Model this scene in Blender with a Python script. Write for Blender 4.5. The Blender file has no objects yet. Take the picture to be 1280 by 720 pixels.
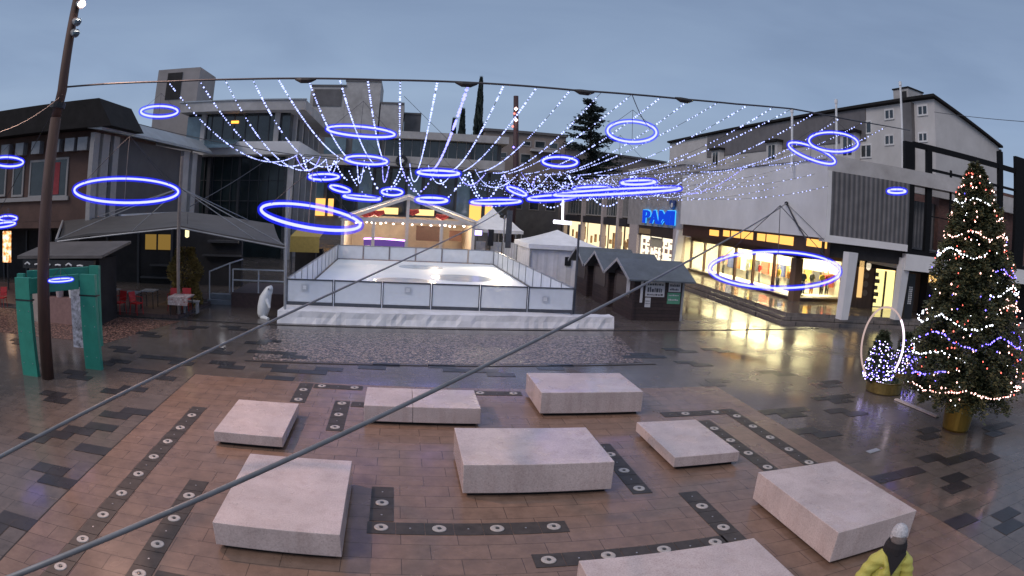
import bpy, bmesh, math, random
from mathutils import Vector, Matrix
random.seed(7)
C = bpy.context.scene
COL = C.collection
PI = math.pi
# ------------------------------------------------------------------ camera model
CAM_H = 4.5
LA, LB = 0.7984983, 0.06181473                 # lens: theta = LA*r + LB*r^3, r = pixels / 640
YAW, PITCH, ROLL = -0.17287928, 0.11881685, 0.0584847
ROT = (Matrix.Rotation(YAW, 3, 'Z') @ Matrix.Rotation(PI / 2 - PITCH, 3, 'X') @ Matrix.Rotation(ROLL, 3, 'Z'))


def ray(px, py):
    u, v = (px - 640) / 640, -(py - 360) / 640
    r = math.hypot(u, v) + 1e-9
    th = LA * r + LB * r ** 3
    s = math.sin(th) / r
    return ROT @ Vector((u * s, v * s, -math.cos(th)))


def az(px, py, z=0.0):                          # point of the photo on a level plane
    d = ray(px, py)
    t = (z - CAM_H) / d.z
    return Vector((d.x * t, d.y * t, z))


def ay(px, py, y):                              # point of the photo on an upright plane facing the camera
    d = ray(px, py)
    t = y / d.y
    return Vector((d.x * t, y, CAM_H + d.z * t))


def ax(px, py, x):
    d = ray(px, py)
    t = x / d.x
    return Vector((x, d.y * t, CAM_H + d.z * t))


cd = bpy.data.cameras.new('camera')
cam = bpy.data.objects.new('camera', cd)
COL.objects.link(cam)
cam.location = (0, 0, CAM_H)
cam.rotation_euler = ROT.to_euler()
cd.type = 'PANO'
cd.sensor_width = 36
cd.clip_start = 0.05
cd.clip_end = 3000
cd.panorama_type = 'FISHEYE_LENS_POLYNOMIAL'
cd.fisheye_fov = math.radians(178)
cd.fisheye_polynomial_k0 = 0.0
cd.fisheye_polynomial_k1 = -LA / 18.0
cd.fisheye_polynomial_k2 = 0.0
cd.fisheye_polynomial_k3 = -LB / 18.0 ** 3
cd.fisheye_polynomial_k4 = 0.0
C.camera = cam
C.render.engine = 'CYCLES'
C.render.resolution_x, C.render.resolution_y = 1024, 576
C.view_settings.view_transform = 'Standard'
C.view_settings.look = 'None'
C.view_settings.exposure = 0.36
C.view_settings.gamma = 1.0
C.view_settings.use_curve_mapping = False
C.cycles.use_denoising = True
C.cycles.max_bounces = 6
C.cycles.sample_clamp_indirect = 4.0
C.cycles.sample_clamp_direct = 0.0

# ------------------------------------------------------------------ materials
MATS = {}


def nodes(name):
    m = bpy.data.materials.new(name)
    m.use_nodes = True
    nt = m.node_tree
    for n in list(nt.nodes):
        nt.nodes.remove(n)
    out = nt.nodes.new('ShaderNodeOutputMaterial')
    return m, nt, out


def N(nt, typ, **kw):
    n = nt.nodes.new('ShaderNode' + typ)
    for k, v in kw.items():
        if k.startswith('i_'):
            n.inputs[int(k[2:]) if k[2:].isdigit() else k[2:].replace('_', ' ')].default_value = v
        else:
            setattr(n, k, v)
    return n


def L(nt, a, ai, b, bi):
    nt.links.new(a.outputs[ai], b.inputs[bi])


def ramp(nt, stops):
    r = nt.nodes.new('ShaderNodeValToRGB')
    el = r.color_ramp.elements
    while len(el) < len(stops):
        el.new(0.5)
    for e, (p, c) in zip(el, stops):
        e.position = p
        e.color = (*c, 1) if len(c) == 3 else c
    return r


def mat(name, col, rough=0.6, metal=0.0, var=0.18, scale=6.0, bump=0.0, bscale=40.0, spec=0.5, stretch=None, dirt=0.0):
    """plain surface with uneven tone, some soft dirt and optional bump"""
    if name in MATS:
        return MATS[name]
    m, nt, out = nodes(name)
    p = N(nt, 'BsdfPrincipled')
    p.inputs['Roughness'].default_value = rough
    p.inputs['Metallic'].default_value = metal
    p.inputs['Specular IOR Level'].default_value = spec
    tc = N(nt, 'TexCoord')
    src = tc
    so = 'Object'
    if stretch:
        mp = N(nt, 'Mapping')
        mp.inputs['Scale'].default_value = stretch
        L(nt, tc, 'Object', mp, 'Vector')
        src, so = mp, 'Vector'
    no = N(nt, 'TexNoise')
    no.inputs['Scale'].default_value = scale
    no.inputs['Detail'].default_value = 6
    no.inputs['Roughness'].default_value = 0.65
    L(nt, src, so, no, 'Vector')
    lo = tuple(max(0, c * (1 - var)) for c in col)
    hi = tuple(min(1, c * (1 + var)) for c in col)
    r = ramp(nt, [(0.3, lo), (0.7, hi)])
    L(nt, no, 'Fac', r, 'Fac')
    last = r
    if dirt:
        n2 = N(nt, 'TexNoise')
        n2.inputs['Scale'].default_value = scale * 0.23
        n2.inputs['Detail'].default_value = 8
        L(nt, src, so, n2, 'Vector')
        r2 = ramp(nt, [(0.45, (0, 0, 0)), (0.75, (dirt,) * 3)])
        L(nt, n2, 'Fac', r2, 'Fac')
        mx = N(nt, 'MixRGB', blend_type='MULTIPLY')
        mx.inputs['Color2'].default_value = (0.45, 0.42, 0.38, 1)
        L(nt, r2, 'Color', mx, 'Fac')
        L(nt, r, 'Color', mx, 'Color1')
        last = mx
    L(nt, last, 'Color', p, 'Base Color')
    if bump:
        nb = N(nt, 'TexNoise')
        nb.inputs['Scale'].default_value = bscale
        nb.inputs['Detail'].default_value = 4
        L(nt, tc, 'Object', nb, 'Vector')
        b = N(nt, 'Bump')
        b.inputs['Strength'].default_value = bump
        b.inputs['Distance'].default_value = 0.02
        L(nt, nb, 'Fac', b, 'Height')
        L(nt, b, 'Normal', p, 'Normal')
    L(nt, p, 'BSDF', out, 'Surface')
    MATS[name] = m
    return m


def emis(name, col, st, sample=True):
    if name in MATS:
        return MATS[name]
    m, nt, out = nodes(name)
    e = N(nt, 'Emission')
    e.inputs['Color'].default_value = (*col, 1)
    e.inputs['Strength'].default_value = st
    L(nt, e, 'Emission', out, 'Surface')
    if not sample:
        m.cycles.emission_sampling = 'NONE'
    MATS[name] = m
    return m


def glass(name, tint=(0.8, 0.9, 0.92), refl=0.25, rough=0.03):
    if name in MATS:
        return MATS[name]
    m, nt, out = nodes(name)
    t = N(nt, 'BsdfTransparent')
    t.inputs['Color'].default_value = (*tint, 1)
    g = N(nt, 'BsdfGlossy')
    g.inputs['Roughness'].default_value = rough
    mx = N(nt, 'MixShader')
    lw = N(nt, 'LayerWeight')
    lw.inputs['Blend'].default_value = 0.5
    pw = N(nt, 'Math', operation='POWER')
    pw.inputs[1].default_value = 4.0
    L(nt, lw, 'Facing', pw, 0)
    ad = N(nt, 'Math', operation='MULTIPLY_ADD')
    ad.inputs[1].default_value = 0.55
    ad.inputs[2].default_value = refl * 0.12
    L(nt, pw, 'Value', ad, 0)
    L(nt, ad, 'Value', mx, 'Fac')
    L(nt, t, 'BSDF', mx, 1)
    L(nt, g, 'BSDF', mx, 2)
    L(nt, mx, 'Shader', out, 'Surface')
    MATS[name] = m
    return m


def milky(name, col, alpha):
    if name in MATS:
        return MATS[name]
    m, nt, out = nodes(name)
    t = N(nt, 'BsdfTransparent')
    p = N(nt, 'BsdfPrincipled')
    p.inputs['Base Color'].default_value = (*col, 1)
    p.inputs['Roughness'].default_value = 0.3
    mx = N(nt, 'MixShader')
    no = N(nt, 'TexNoise')
    no.inputs['Scale'].default_value = 2.0
    tc = N(nt, 'TexCoord')
    L(nt, tc, 'Object', no, 'Vector')
    r = N(nt, 'MapRange')
    r.inputs['To Min'].default_value = alpha - 0.12
    r.inputs['To Max'].default_value = min(1, alpha + 0.12)
    L(nt, no, 'Fac', r, 'Value')
    L(nt, r, 'Result', mx, 'Fac')
    L(nt, t, 'BSDF', mx, 1)
    L(nt, p, 'BSDF', mx, 2)
    L(nt, mx, 'Shader', out, 'Surface')
    MATS[name] = m
    return m


def corrugated(name, c1, c2, freq, axis=0, rough=0.5, mortar=0.5):
    """ribbed cladding: narrow repeating ribs along one local axis, with bump"""
    if name in MATS:
        return MATS[name]
    m, nt, out = nodes(name)
    p = N(nt, 'BsdfPrincipled')
    p.inputs['Roughness'].default_value = rough
    tc = N(nt, 'TexCoord')
    w = N(nt, 'TexWave', wave_type='BANDS', bands_direction='XYZ'[axis], wave_profile='SIN')
    w.inputs['Scale'].default_value = freq
    w.inputs['Distortion'].default_value = 0.0
    L(nt, tc, 'UV', w, 'Vector')
    no = N(nt, 'TexNoise')
    no.inputs['Scale'].default_value = 1.3
    no.inputs['Detail'].default_value = 7
    L(nt, tc, 'UV', no, 'Vector')
    r = ramp(nt, [(0.25, c2), (0.75, c1)])
    L(nt, w, 'Fac', r, 'Fac')
    mx = N(nt, 'MixRGB', blend_type='MULTIPLY')
    r2 = ramp(nt, [(0.3, (0.72, 0.72, 0.72)), (0.7, (1.1, 1.1, 1.1))])
    L(nt, no, 'Fac', r2, 'Fac')
    mx.inputs['Fac'].default_value = 1
    L(nt, r, 'Color', mx, 'Color1')
    L(nt, r2, 'Color', mx, 'Color2')
    L(nt, mx, 'Color', p, 'Base Color')
    b = N(nt, 'Bump')
    b.inputs['Strength'].default_value = 0.8
    b.inputs['Distance'].default_value = 0.05
    L(nt, w, 'Fac', b, 'Height')
    L(nt, b, 'Normal', p, 'Normal')
    L(nt, p, 'BSDF', out, 'Surface')
    MATS[name] = m
    return m


def brickmat(name, c1, c2, cm, w, h, mort=0.012, rough=0.8, uv=True, r0=None, r1=None, wetscale=0.35, bump=0.4, spec=0.5):
    """bricks, slabs or pavers; r0/r1 give a wet sheen that comes and goes"""
    if name in MATS:
        return MATS[name]
    m, nt, out = nodes(name)
    p = N(nt, 'BsdfPrincipled')
    p.inputs['Specular IOR Level'].default_value = spec
    tc = N(nt, 'TexCoord')
    br = N(nt, 'TexBrick')
    br.inputs['Scale'].default_value = 1.0
    br.inputs['Mortar Size'].default_value = mort
    br.inputs['Mortar Smooth'].default_value = 0.2
    br.inputs['Brick Width'].default_value = w
    br.inputs['Row Height'].default_value = h
    br.inputs['Color1'].default_value = (*c1, 1)
    br.inputs['Color2'].default_value = (*c2, 1)
    br.inputs['Mortar'].default_value = (*cm, 1)
    L(nt, tc, 'UV' if uv else 'Object', br, 'Vector')
    no = N(nt, 'TexNoise')
    no.inputs['Scale'].default_value = 3.0
    no.inputs['Detail'].default_value = 9
    no.inputs['Roughness'].default_value = 0.7
    L(nt, tc, 'UV' if uv else 'Object', no, 'Vector')
    r2 = ramp(nt, [(0.3, (0.7, 0.7, 0.7)), (0.7, (1.2, 1.2, 1.2))])
    L(nt, no, 'Fac', r2, 'Fac')
    mx = N(nt, 'MixRGB', blend_type='MULTIPLY')
    mx.inputs['Fac'].default_value = 1
    L(nt, br, 'Color', mx, 'Color1')
    L(nt, r2, 'Color', mx, 'Color2')
    L(nt, mx, 'Color', p, 'Base Color')
    if r0 is None:
        p.inputs['Roughness'].default_value = rough
    else:
        nw = N(nt, 'TexNoise')
        nw.inputs['Scale'].default_value = wetscale
        nw.inputs['Detail'].default_value = 5
        L(nt, tc, 'UV' if uv else 'Object', nw, 'Vector')
        mr = N(nt, 'MapRange')
        mr.inputs['From Min'].default_value = 0.35
        mr.inputs['From Max'].default_value = 0.65
        mr.inputs['To Min'].default_value = r0
        mr.inputs['To Max'].default_value = r1
        L(nt, nw, 'Fac', mr, 'Value')
        L(nt, mr, 'Result', p, 'Roughness')
    ad = N(nt, 'Math', operation='MULTIPLY_ADD')
    ad.inputs[1].default_value = 0.12
    L(nt, no, 'Fac', ad, 0)
    iv = N(nt, 'Math', operation='SUBTRACT')
    iv.inputs[0].default_value = 1.0
    L(nt, br, 'Fac', iv, 1)
    L(nt, iv, 'Value', ad, 2)
    b = N(nt, 'Bump')
    b.inputs['Strength'].default_value = bump
    b.inputs['Distance'].default_value = 0.01
    L(nt, ad, 'Value', b, 'Height')
    L(nt, b, 'Normal', p, 'Normal')
    L(nt, p, 'BSDF', out, 'Surface')
    MATS[name] = m
    return m


def halo(name, col, st, alpha):
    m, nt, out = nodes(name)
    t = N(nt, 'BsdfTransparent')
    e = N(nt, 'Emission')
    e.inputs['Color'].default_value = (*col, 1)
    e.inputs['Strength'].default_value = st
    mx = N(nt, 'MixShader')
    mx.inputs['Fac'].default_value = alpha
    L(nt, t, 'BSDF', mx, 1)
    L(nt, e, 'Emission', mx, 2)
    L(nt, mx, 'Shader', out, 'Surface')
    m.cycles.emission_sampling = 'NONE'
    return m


# ------------------------------------------------------------------ mesh builder
class MB:
    def __init__(self):
        self.v, self.f, self.m, self.uv = [], [], [], []
        self.mi = 0

    def face(self, pts, uv=None):
        i = len(self.v)
        self.v += [tuple(p) for p in pts]
        self.f.append(tuple(range(i, i + len(pts))))
        self.m.append(self.mi)
        self.uv.append(uv or [(0, 0)] * len(pts))

    def box(self, x0, x1, y0, y1, z0, z1, M=None):
        self.obox(Vector((x0, y0, z0)), Vector((x1 - x0, 0, 0)), Vector((0, y1 - y0, 0)), Vector((0, 0, z1 - z0)), M)

    def obox(self, o, a, b, c, M=None):
        P = [o, o + a, o + a + b, o + b, o + c, o + a + c, o + a + b + c, o + b + c]
        if M:
            P = [M @ p for p in P]
        la, lb, lc = a.length, b.length, c.length
        if a.cross(b).dot(c) < 0:
            F = ((0, 1, 2, 3), (4, 7, 6, 5), (0, 4, 5, 1), (1, 5, 6, 2), (2, 6, 7, 3), (3, 7, 4, 0))
            U = ((la, lb, 0), (la, lb, 1), (la, lc, 1), (lb, lc, 1), (la, lc, 1), (lb, lc, 1))
        else:
            F = ((0, 3, 2, 1), (4, 5, 6, 7), (0, 1, 5, 4), (1, 2, 6, 5), (2, 3, 7, 6), (3, 0, 4, 7))
            U = ((la, lb, 1), (la, lb, 0), (la, lc, 0), (lb, lc, 0), (la, lc, 0), (lb, lc, 0))
        i = len(self.v)
        self.v += [tuple(p) for p in P]
        for f, (p, q, tr) in zip(F, U):
            self.f.append(tuple(i + k for k in f))
            self.m.append(self.mi)
            self.uv.append([(0, 0), (0, q), (p, q), (p, 0)] if tr else [(0, 0), (p, 0), (p, q), (0, q)])

    def tube(self, pts, r, seg=8, closed=False, cap=True):
        pts = [Vector(p) for p in pts]
        n = len(pts)
        rr = r if isinstance(r, (list, tuple)) else [r] * n
        i0 = len(self.v)
        prev = None
        for k, p in enumerate(pts):
            if closed:
                t = (pts[(k + 1) % n] - pts[k - 1]).normalized()
            else:
                t = (pts[min(k + 1, n - 1)] - pts[max(k - 1, 0)]).normalized()
            if prev is None:
                a = t.cross(Vector((0, 0, 1)) if abs(t.z) < 0.95 else Vector((1, 0, 0))).normalized()
            else:
                a = (prev - t * prev.dot(t)).normalized()
            prev = a
            b = t.cross(a)
            for s in range(seg):
                an = 2 * PI * s / seg
                self.v.append(tuple(p + (a * math.cos(an) + b * math.sin(an)) * rr[k]))
        m = n if closed else n - 1
        for k in range(m):
            for s in range(seg):
                k2 = (k + 1) % n
                self._q(i0 + k * seg + s, i0 + k * seg + (s + 1) % seg, i0 + k2 * seg + (s + 1) % seg, i0 + k2 * seg + s)
        if cap and not closed:
            self._n(tuple(i0 + s for s in reversed(range(seg))))
            self._n(tuple(i0 + (n - 1) * seg + s for s in range(seg)))

    def _q(self, a, b, c, d):
        self.f.append((a, b, c, d)); self.m.append(self.mi); self.uv.append([(0, 0), (1, 0), (1, 1), (0, 1)])

    def _n(self, t):
        self.f.append(t); self.m.append(self.mi); self.uv.append([(0, 0)] * len(t))

    def lathe(self, prof, c=(0, 0, 0), seg=16, sx=1, sy=1):
        c = Vector(c)
        i0 = len(self.v)
        for r, z in prof:
            for s in range(seg):
                a = 2 * PI * s / seg
                self.v.append((c.x + r * sx * math.cos(a), c.y + r * sy * math.sin(a), c.z + z))
        for k in range(len(prof) - 1):
            for s in range(seg):
                self._q(i0 + k * seg + s, i0 + k * seg + (s + 1) % seg, i0 + (k + 1) * seg + (s + 1) % seg, i0 + (k + 1) * seg + s)
        self._n(tuple(i0 + s for s in reversed(range(seg))))
        self._n(tuple(i0 + (len(prof) - 1) * seg + s for s in range(seg)))

    def octa(self, p, r):
        i = len(self.v)
        x, y, z = p
        self.v += [(x + r, y, z), (x - r, y, z), (x, y + r, z), (x, y - r, z), (x, y, z + r), (x, y, z - r)]
        for t in ((0, 2, 4), (2, 1, 4), (1, 3, 4), (3, 0, 4), (2, 0, 5), (1, 2, 5), (3, 1, 5), (0, 3, 5)):
            self._n(tuple(i + k for k in t))

    def beads(self, pts, wr, R, gap, skip, rs, mi=1):
        """one connected strand: a thin wire that swells into lamp beads along its run"""
        P, rad, kind = [], [], []
        def put(p, r, k):
            P.append(p); rad.append(r); kind.append(k)
        put(Vector(pts[0]), wr, 0)
        acc = gap
        for a, b in zip(pts[:-1], pts[1:]):
            a, b = Vector(a), Vector(b)
            d = (b - a).length
            u = (b - a) / max(d, 1e-6)
            while acc < d - R:
                if rs.random() > skip:
                    r = R * rs.uniform(.65, 1.25)
                    c = a + u * acc
                    put(c - u * r * 1.3, wr, 1); put(c - u * r * 0.4, r, 1); put(c + u * r * 0.4, r, 1); put(c + u * r * 1.3, wr, 0)
                acc += max(gap * rs.uniform(.5, 1.5), R * 3)
            acc = max(acc - d, R * 2)
            put(b, wr, 0)
        seg = 4
        f0 = len(self.f)
        self.tube(P, rad, seg, cap=False)
        for k in range(len(P) - 1):
            if kind[k] == 1:
                for s in range(seg):
                    self.m[f0 + k * seg + s] = mi

    def split_build(self, name, mats, parent=None, **kw):
        """every separate piece becomes a mesh object of its own"""
        par = list(range(len(self.v)))
        def find(a):
            while par[a] != a:
                par[a] = par[par[a]]; a = par[a]
            return a
        for f in self.f:
            for k in f[1:]:
                par[find(k)] = find(f[0])
        groups = {}
        for i, f in enumerate(self.f):
            groups.setdefault(find(f[0]), []).append(i)
        out = []
        for g in groups.values():
            b = MB(); mp = {}
            for i in g:
                t = []
                for k in self.f[i]:
                    if k not in mp:
                        mp[k] = len(b.v); b.v.append(self.v[k])
                    t.append(mp[k])
                b.f.append(tuple(t)); b.m.append(self.m[i]); b.uv.append(self.uv[i])
            out.append(b.build(name, mats, parent, **kw))
        return out

    def prism(self, poly, d):                    # planar polygon (list of Vectors) pushed by vector d
        n = len(poly)
        i = len(self.v)
        self.v += [tuple(p) for p in poly] + [tuple(Vector(p) + d) for p in poly]
        self._n(tuple(range(i, i + n)))
        self._n(tuple(i + n + k for k in reversed(range(n))))
        for k in range(n):
            self._q(i + k, i + n + k, i + n + (k + 1) % n, i + (k + 1) % n)

    def build(self, name, mats, parent=None, smooth=False, bevel=0.0, fix=True):
        me = bpy.data.meshes.new(name)
        me.from_pydata(self.v, [], self.f)
        for m in (mats if isinstance(mats, (list, tuple)) else [mats]):
            me.materials.append(m)
        ul = me.uv_layers.new(name='UVMap')
        flat = [c for u in self.uv for p in u for c in p]
        ul.data.foreach_set('uv', flat)
        me.polygons.foreach_set('material_index', self.m)
        if smooth:
            me.polygons.foreach_set('use_smooth', [True] * len(me.polygons))
        me.update()
        if fix or bevel:
            bm = bmesh.new()
            bm.from_mesh(me)
            if bevel:
                bmesh.ops.bevel(bm, geom=list(bm.edges), offset=bevel, segments=2, affect='EDGES', profile=0.6)
            if fix:
                bmesh.ops.recalc_face_normals(bm, faces=bm.faces)
            bm.to_mesh(me)
            bm.free()
        o = bpy.data.objects.new(name, me)
        COL.objects.link(o)
        if parent:
            o.parent = parent
            o.matrix_parent_inverse = world(parent).inverted()
        return o


def world(o):
    M = o.matrix_basis.copy()
    return world(o.parent) @ o.matrix_parent_inverse @ M if o.parent else M


def tag(o, label=None, cat=None, group=None, kind=None):
    if label: o['label'] = label
    if cat: o['category'] = cat
    if group: o['group'] = group
    if kind: o['kind'] = kind
    return o


def thing(name, label, cat, loc=(0, 0, 0), group=None):
    o = bpy.data.objects.new(name, None)
    o.empty_display_size = 0.2
    COL.objects.link(o)
    o.location = loc
    return tag(o, label, cat, group)


def dup(root, loc, rotz=0.0, label=None, scale=1.0):
    """copy a thing with its parts and their sub-parts"""
    r = root.copy()
    COL.objects.link(r)
    r.location = loc
    r.rotation_euler = (0, 0, rotz)
    r.scale = (scale,) * 3
    if label: r['label'] = label
    for ch in list(root.children):
        c = ch.copy(); COL.objects.link(c); c.parent = r
        for g in list(ch.children):
            d = g.copy(); COL.objects.link(d); d.parent = c
    return r


def structure(o):
    return tag(o, kind='structure')


class Wall:
    """an upright plane from P to Q (plan), seen from the camera's side; d is measured out of it"""
    def __init__(self, P, Q):
        self.P, self.Q = Vector((P[0], P[1], 0)), Vector((Q[0], Q[1], 0))
        self.u = (self.Q - self.P).normalized()
        self.len = (self.Q - self.P).length
        n = Vector((self.u.y, -self.u.x, 0))
        if n.dot(self.P) > 0:
            n = -n
        self.n = n

    def pt(self, s, z, d=0.0):
        return self.P + self.u * s + self.n * d + Vector((0, 0, z))

    def pix(self, px, py, d=0.0):
        r = ray(px, py)
        o = Vector((0, 0, CAM_H))
        t = ((self.P + self.n * d) - o).dot(self.n) / r.dot(self.n)
        p = o + r * t
        return (p - self.P).dot(self.u), p.z

    def box(self, mb, s0, s1, z0, z1, d0, d1):
        mb.obox(self.pt(s0, z0, d0), self.u * (s1 - s0), self.n * (d1 - d0), Vector((0, 0, z1 - z0)))

    def rect(self, px0, py0, px1, py1, d=0.0):
        """pixel rectangle -> s0, s1, z0, z1 (using its middle lines)"""
        my, mx = (py0 + py1) / 2, (px0 + px1) / 2
        s0, s1 = self.pix(px0, my, d)[0], self.pix(px1, my, d)[0]
        z0, z1 = self.pix(mx, py1, d)[1], self.pix(mx, py0, d)[1]
        return min(s0, s1), max(s0, s1), min(z0, z1), max(z0, z1)


def window(parent, W, s0, s1, z0, z1, fm, pm, d=0.0, fw=0.08, bars=0, name='window', inset=0.0):
    """frame part with a pane sub-part"""
    f = MB()
    W.box(f, s0, s1, z1 - fw, z1, d, d + 0.07)
    W.box(f, s0, s1, z0, z0 + fw, d, d + 0.09)
    W.box(f, s0, s0 + fw, z0 + fw, z1 - fw, d, d + 0.07)
    W.box(f, s1 - fw, s1, z0 + fw, z1 - fw, d, d + 0.07)
    for b in range(bars):
        s = s0 + (s1 - s0) * (b + 1) / (bars + 1)
        W.box(f, s - fw / 2, s + fw / 2, z0 + fw, z1 - fw, d, d + 0.06)
    fo = f.build(name, fm, parent)
    g = MB()
    W.box(g, s0 + fw, s1 - fw, z0 + fw, z1 - fw, d, d + 0.03)
    g.build('pane', pm, fo)
    return fo


def text_mesh(name, body, size, depth, m, M, parent=None, bold=0.0):
    cu = bpy.data.curves.new(name, 'FONT')
    cu.body = body
    cu.size = size
    cu.extrude = depth
    cu.offset = bold
    cu.align_x = 'CENTER'
    tmp = bpy.data.objects.new('tmp_text', cu)
    COL.objects.link(tmp)
    dg = bpy.context.evaluated_depsgraph_get()
    me = bpy.data.meshes.new_from_object(tmp.evaluated_get(dg))
    bpy.data.objects.remove(tmp)
    bpy.data.curves.remove(cu)
    me.name = name
    me.materials.clear()
    me.materials.append(m)
    me.transform(M)
    o = bpy.data.objects.new(name, me)
    COL.objects.link(o)
    if parent:
        o.parent = parent
        o.matrix_parent_inverse = world(parent).inverted()
    return o


def frame_matrix(o, x, y):
    x, y = x.normalized(), y.normalized()
    z = x.cross(y)
    M = Matrix((x, y, z)).transposed().to_4x4()
    M.translation = o
    return M


def nth(i):
    return ['first', 'second', 'third', 'fourth', 'fifth', 'sixth', 'seventh', 'eighth', 'ninth', 'tenth', 'eleventh', 'twelfth',
            'thirteenth', 'fourteenth', 'fifteenth', 'sixteenth', 'seventeenth', 'eighteenth', 'nineteenth', 'twentieth',
            'twenty-first', 'twenty-second', 'twenty-third', 'twenty-fourth', 'twenty-fifth', 'twenty-sixth', 'twenty-seventh',
            'twenty-eighth', 'twenty-ninth', 'thirtieth'][i]


# ------------------------------------------------------------------ sky and light
w = bpy.data.worlds.new('World')
C.world = w
w.use_nodes = True
nt = w.node_tree
for n in list(nt.nodes):
    nt.nodes.remove(n)
out = nt.nodes.new('ShaderNodeOutputWorld')
sky = N(nt, 'TexSky', sky_type='NISHITA')
sky.sun_disc = False
SUN_EL, SUN_ROT = math.radians(38), math.radians(238)
sky.sun_elevation = SUN_EL
sky.sun_rotation = SUN_ROT
bg1 = N(nt, 'Background'); bg1.inputs['Strength'].default_value = 0.05
L(nt, sky, 'Color', bg1, 'Color')
# the overcast layer: blue-grey cloud deck, a little streaky
tc = N(nt, 'TexCoord')
sep = N(nt, 'SeparateXYZ'); L(nt, tc, 'Generated', sep, 'Vector')
grad = ramp(nt, [(0.0, (0.262, 0.335, 0.445)), (0.05, (0.28, 0.36, 0.48)), (0.2, (0.232, 0.312, 0.452)), (0.45, (0.150, 0.208, 0.325)), (0.6, (0.17, 0.22, 0.34)), (1.0, (0.60, 0.62, 0.68))])
L(nt, sep, 'Z', grad, 'Fac')
mp = N(nt, 'Mapping'); mp.inputs['Scale'].default_value = (1.2, 1.2, 5.0); L(nt, tc, 'Generated', mp, 'Vector')
cn = N(nt, 'TexNoise'); cn.inputs['Scale'].default_value = 1.9; cn.inputs['Detail'].default_value = 7; cn.inputs['Distortion'].default_value = 0.6; L(nt, mp, 'Vector', cn, 'Vector')
cr = ramp(nt, [(0.32, (0.88, 0.89, 0.91)), (0.5, (1.0, 1.0, 1.0)), (0.68, (1.10, 1.09, 1.06))]); L(nt, cn, 'Fac', cr, 'Fac')
mm = N(nt, 'MixRGB', blend_type='MULTIPLY'); mm.inputs['Fac'].default_value = 1
L(nt, grad, 'Color', mm, 'Color1'); L(nt, cr, 'Color', mm, 'Color2')
bg2 = N(nt, 'Background'); bg2.inputs['Strength'].default_value = 1.0
L(nt, mm, 'Color', bg2, 'Color')
mix = N(nt, 'MixShader'); mix.inputs['Fac'].default_value = 0.92
L(nt, bg1, 'Background', mix, 1); L(nt, bg2, 'Background', mix, 2)
L(nt, mix, 'Shader', out, 'Surface')

sl = bpy.data.lights.new('sun', 'SUN')
sl.energy = 0.95
sl.angle = math.radians(25)
sl.color = (1.0, 0.88, 0.83)
so = bpy.data.objects.new('sun', sl)
COL.objects.link(so)
so.rotation_euler = (PI / 2 - SUN_EL, 0, math.radians(180) - SUN_ROT)
# ------------------------------------------------------------------ shared materials
def stone_material():
    m, nt, out = nodes('pink_grey_stone')
    p = N(nt, 'BsdfPrincipled'); tc = N(nt, 'TexCoord')
    v = N(nt, 'TexNoise'); v.inputs['Scale'].default_value = 42; v.inputs['Detail'].default_value = 3; v.inputs['Roughness'].default_value = 0.8
    L(nt, tc, 'Object', v, 'Vector')
    r = ramp(nt, [(0.28, (0.36, 0.295, 0.28)), (0.47, (0.53, 0.45, 0.435)), (0.62, (0.59, 0.505, 0.49)), (0.76, (0.72, 0.65, 0.635))])
    L(nt, v, 'Fac', r, 'Fac')
    n2 = N(nt, 'TexNoise'); n2.inputs['Scale'].default_value = 1.7; n2.inputs['Detail'].default_value = 7
    L(nt, tc, 'Object', n2, 'Vector')
    r2 = ramp(nt, [(0.3, (0.84, 0.83, 0.83)), (0.7, (1.06, 1.05, 1.05))]); L(nt, n2, 'Fac', r2, 'Fac')
    # rain streaks: stains stretched down the sides, blotches on the tops
    mp = N(nt, 'Mapping'); mp.inputs['Scale'].default_value = (5.0, 5.0, 0.35); L(nt, tc, 'Object', mp, 'Vector')
    n4 = N(nt, 'TexNoise'); n4.inputs['Scale'].default_value = 1.0; n4.inputs['Detail'].default_value = 8; n4.inputs['Roughness'].default_value = 0.7; L(nt, mp, 'Vector', n4, 'Vector')
    r4 = ramp(nt, [(0.32, (0.78, 0.72, 0.70)), (0.52, (1.0, 1.0, 1.0))]); L(nt, n4, 'Fac', r4, 'Fac')
    mx4 = N(nt, 'MixRGB', blend_type='MULTIPLY'); mx4.inputs['Fac'].default_value = 0.6; L(nt, r2, 'Color', mx4, 'Color1'); L(nt, r4, 'Color', mx4, 'Color2')
    r2 = mx4
    mx = N(nt, 'MixRGB', blend_type='MULTIPLY'); mx.inputs['Fac'].default_value = 1
    L(nt, r, 'Color', mx, 'Color1'); L(nt, r2, 'Color', mx, 'Color2'); L(nt, mx, 'Color', p, 'Base Color')
    n3 = N(nt, 'TexNoise'); n3.inputs['Scale'].default_value = 0.9; n3.inputs['Detail'].default_value = 5
    L(nt, tc, 'Object', n3, 'Vector')
    mr = N(nt, 'MapRange'); mr.inputs['From Min'].default_value = 0.42; mr.inputs['From Max'].default_value = 0.56
    mr.inputs['To Min'].default_value = 0.07; mr.inputs['To Max'].default_value = 0.34
    L(nt, n3, 'Fac', mr, 'Value'); L(nt, mr, 'Result', p, 'Roughness')
    b = N(nt, 'Bump'); b.inputs['Strength'].default_value = 0.10; b.inputs['Distance'].default_value = 0.01
    L(nt, v, 'Fac', b, 'Height'); L(nt, b, 'Normal', p, 'Normal')
    L(nt, p, 'BSDF', out, 'Surface')
    return m


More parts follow.
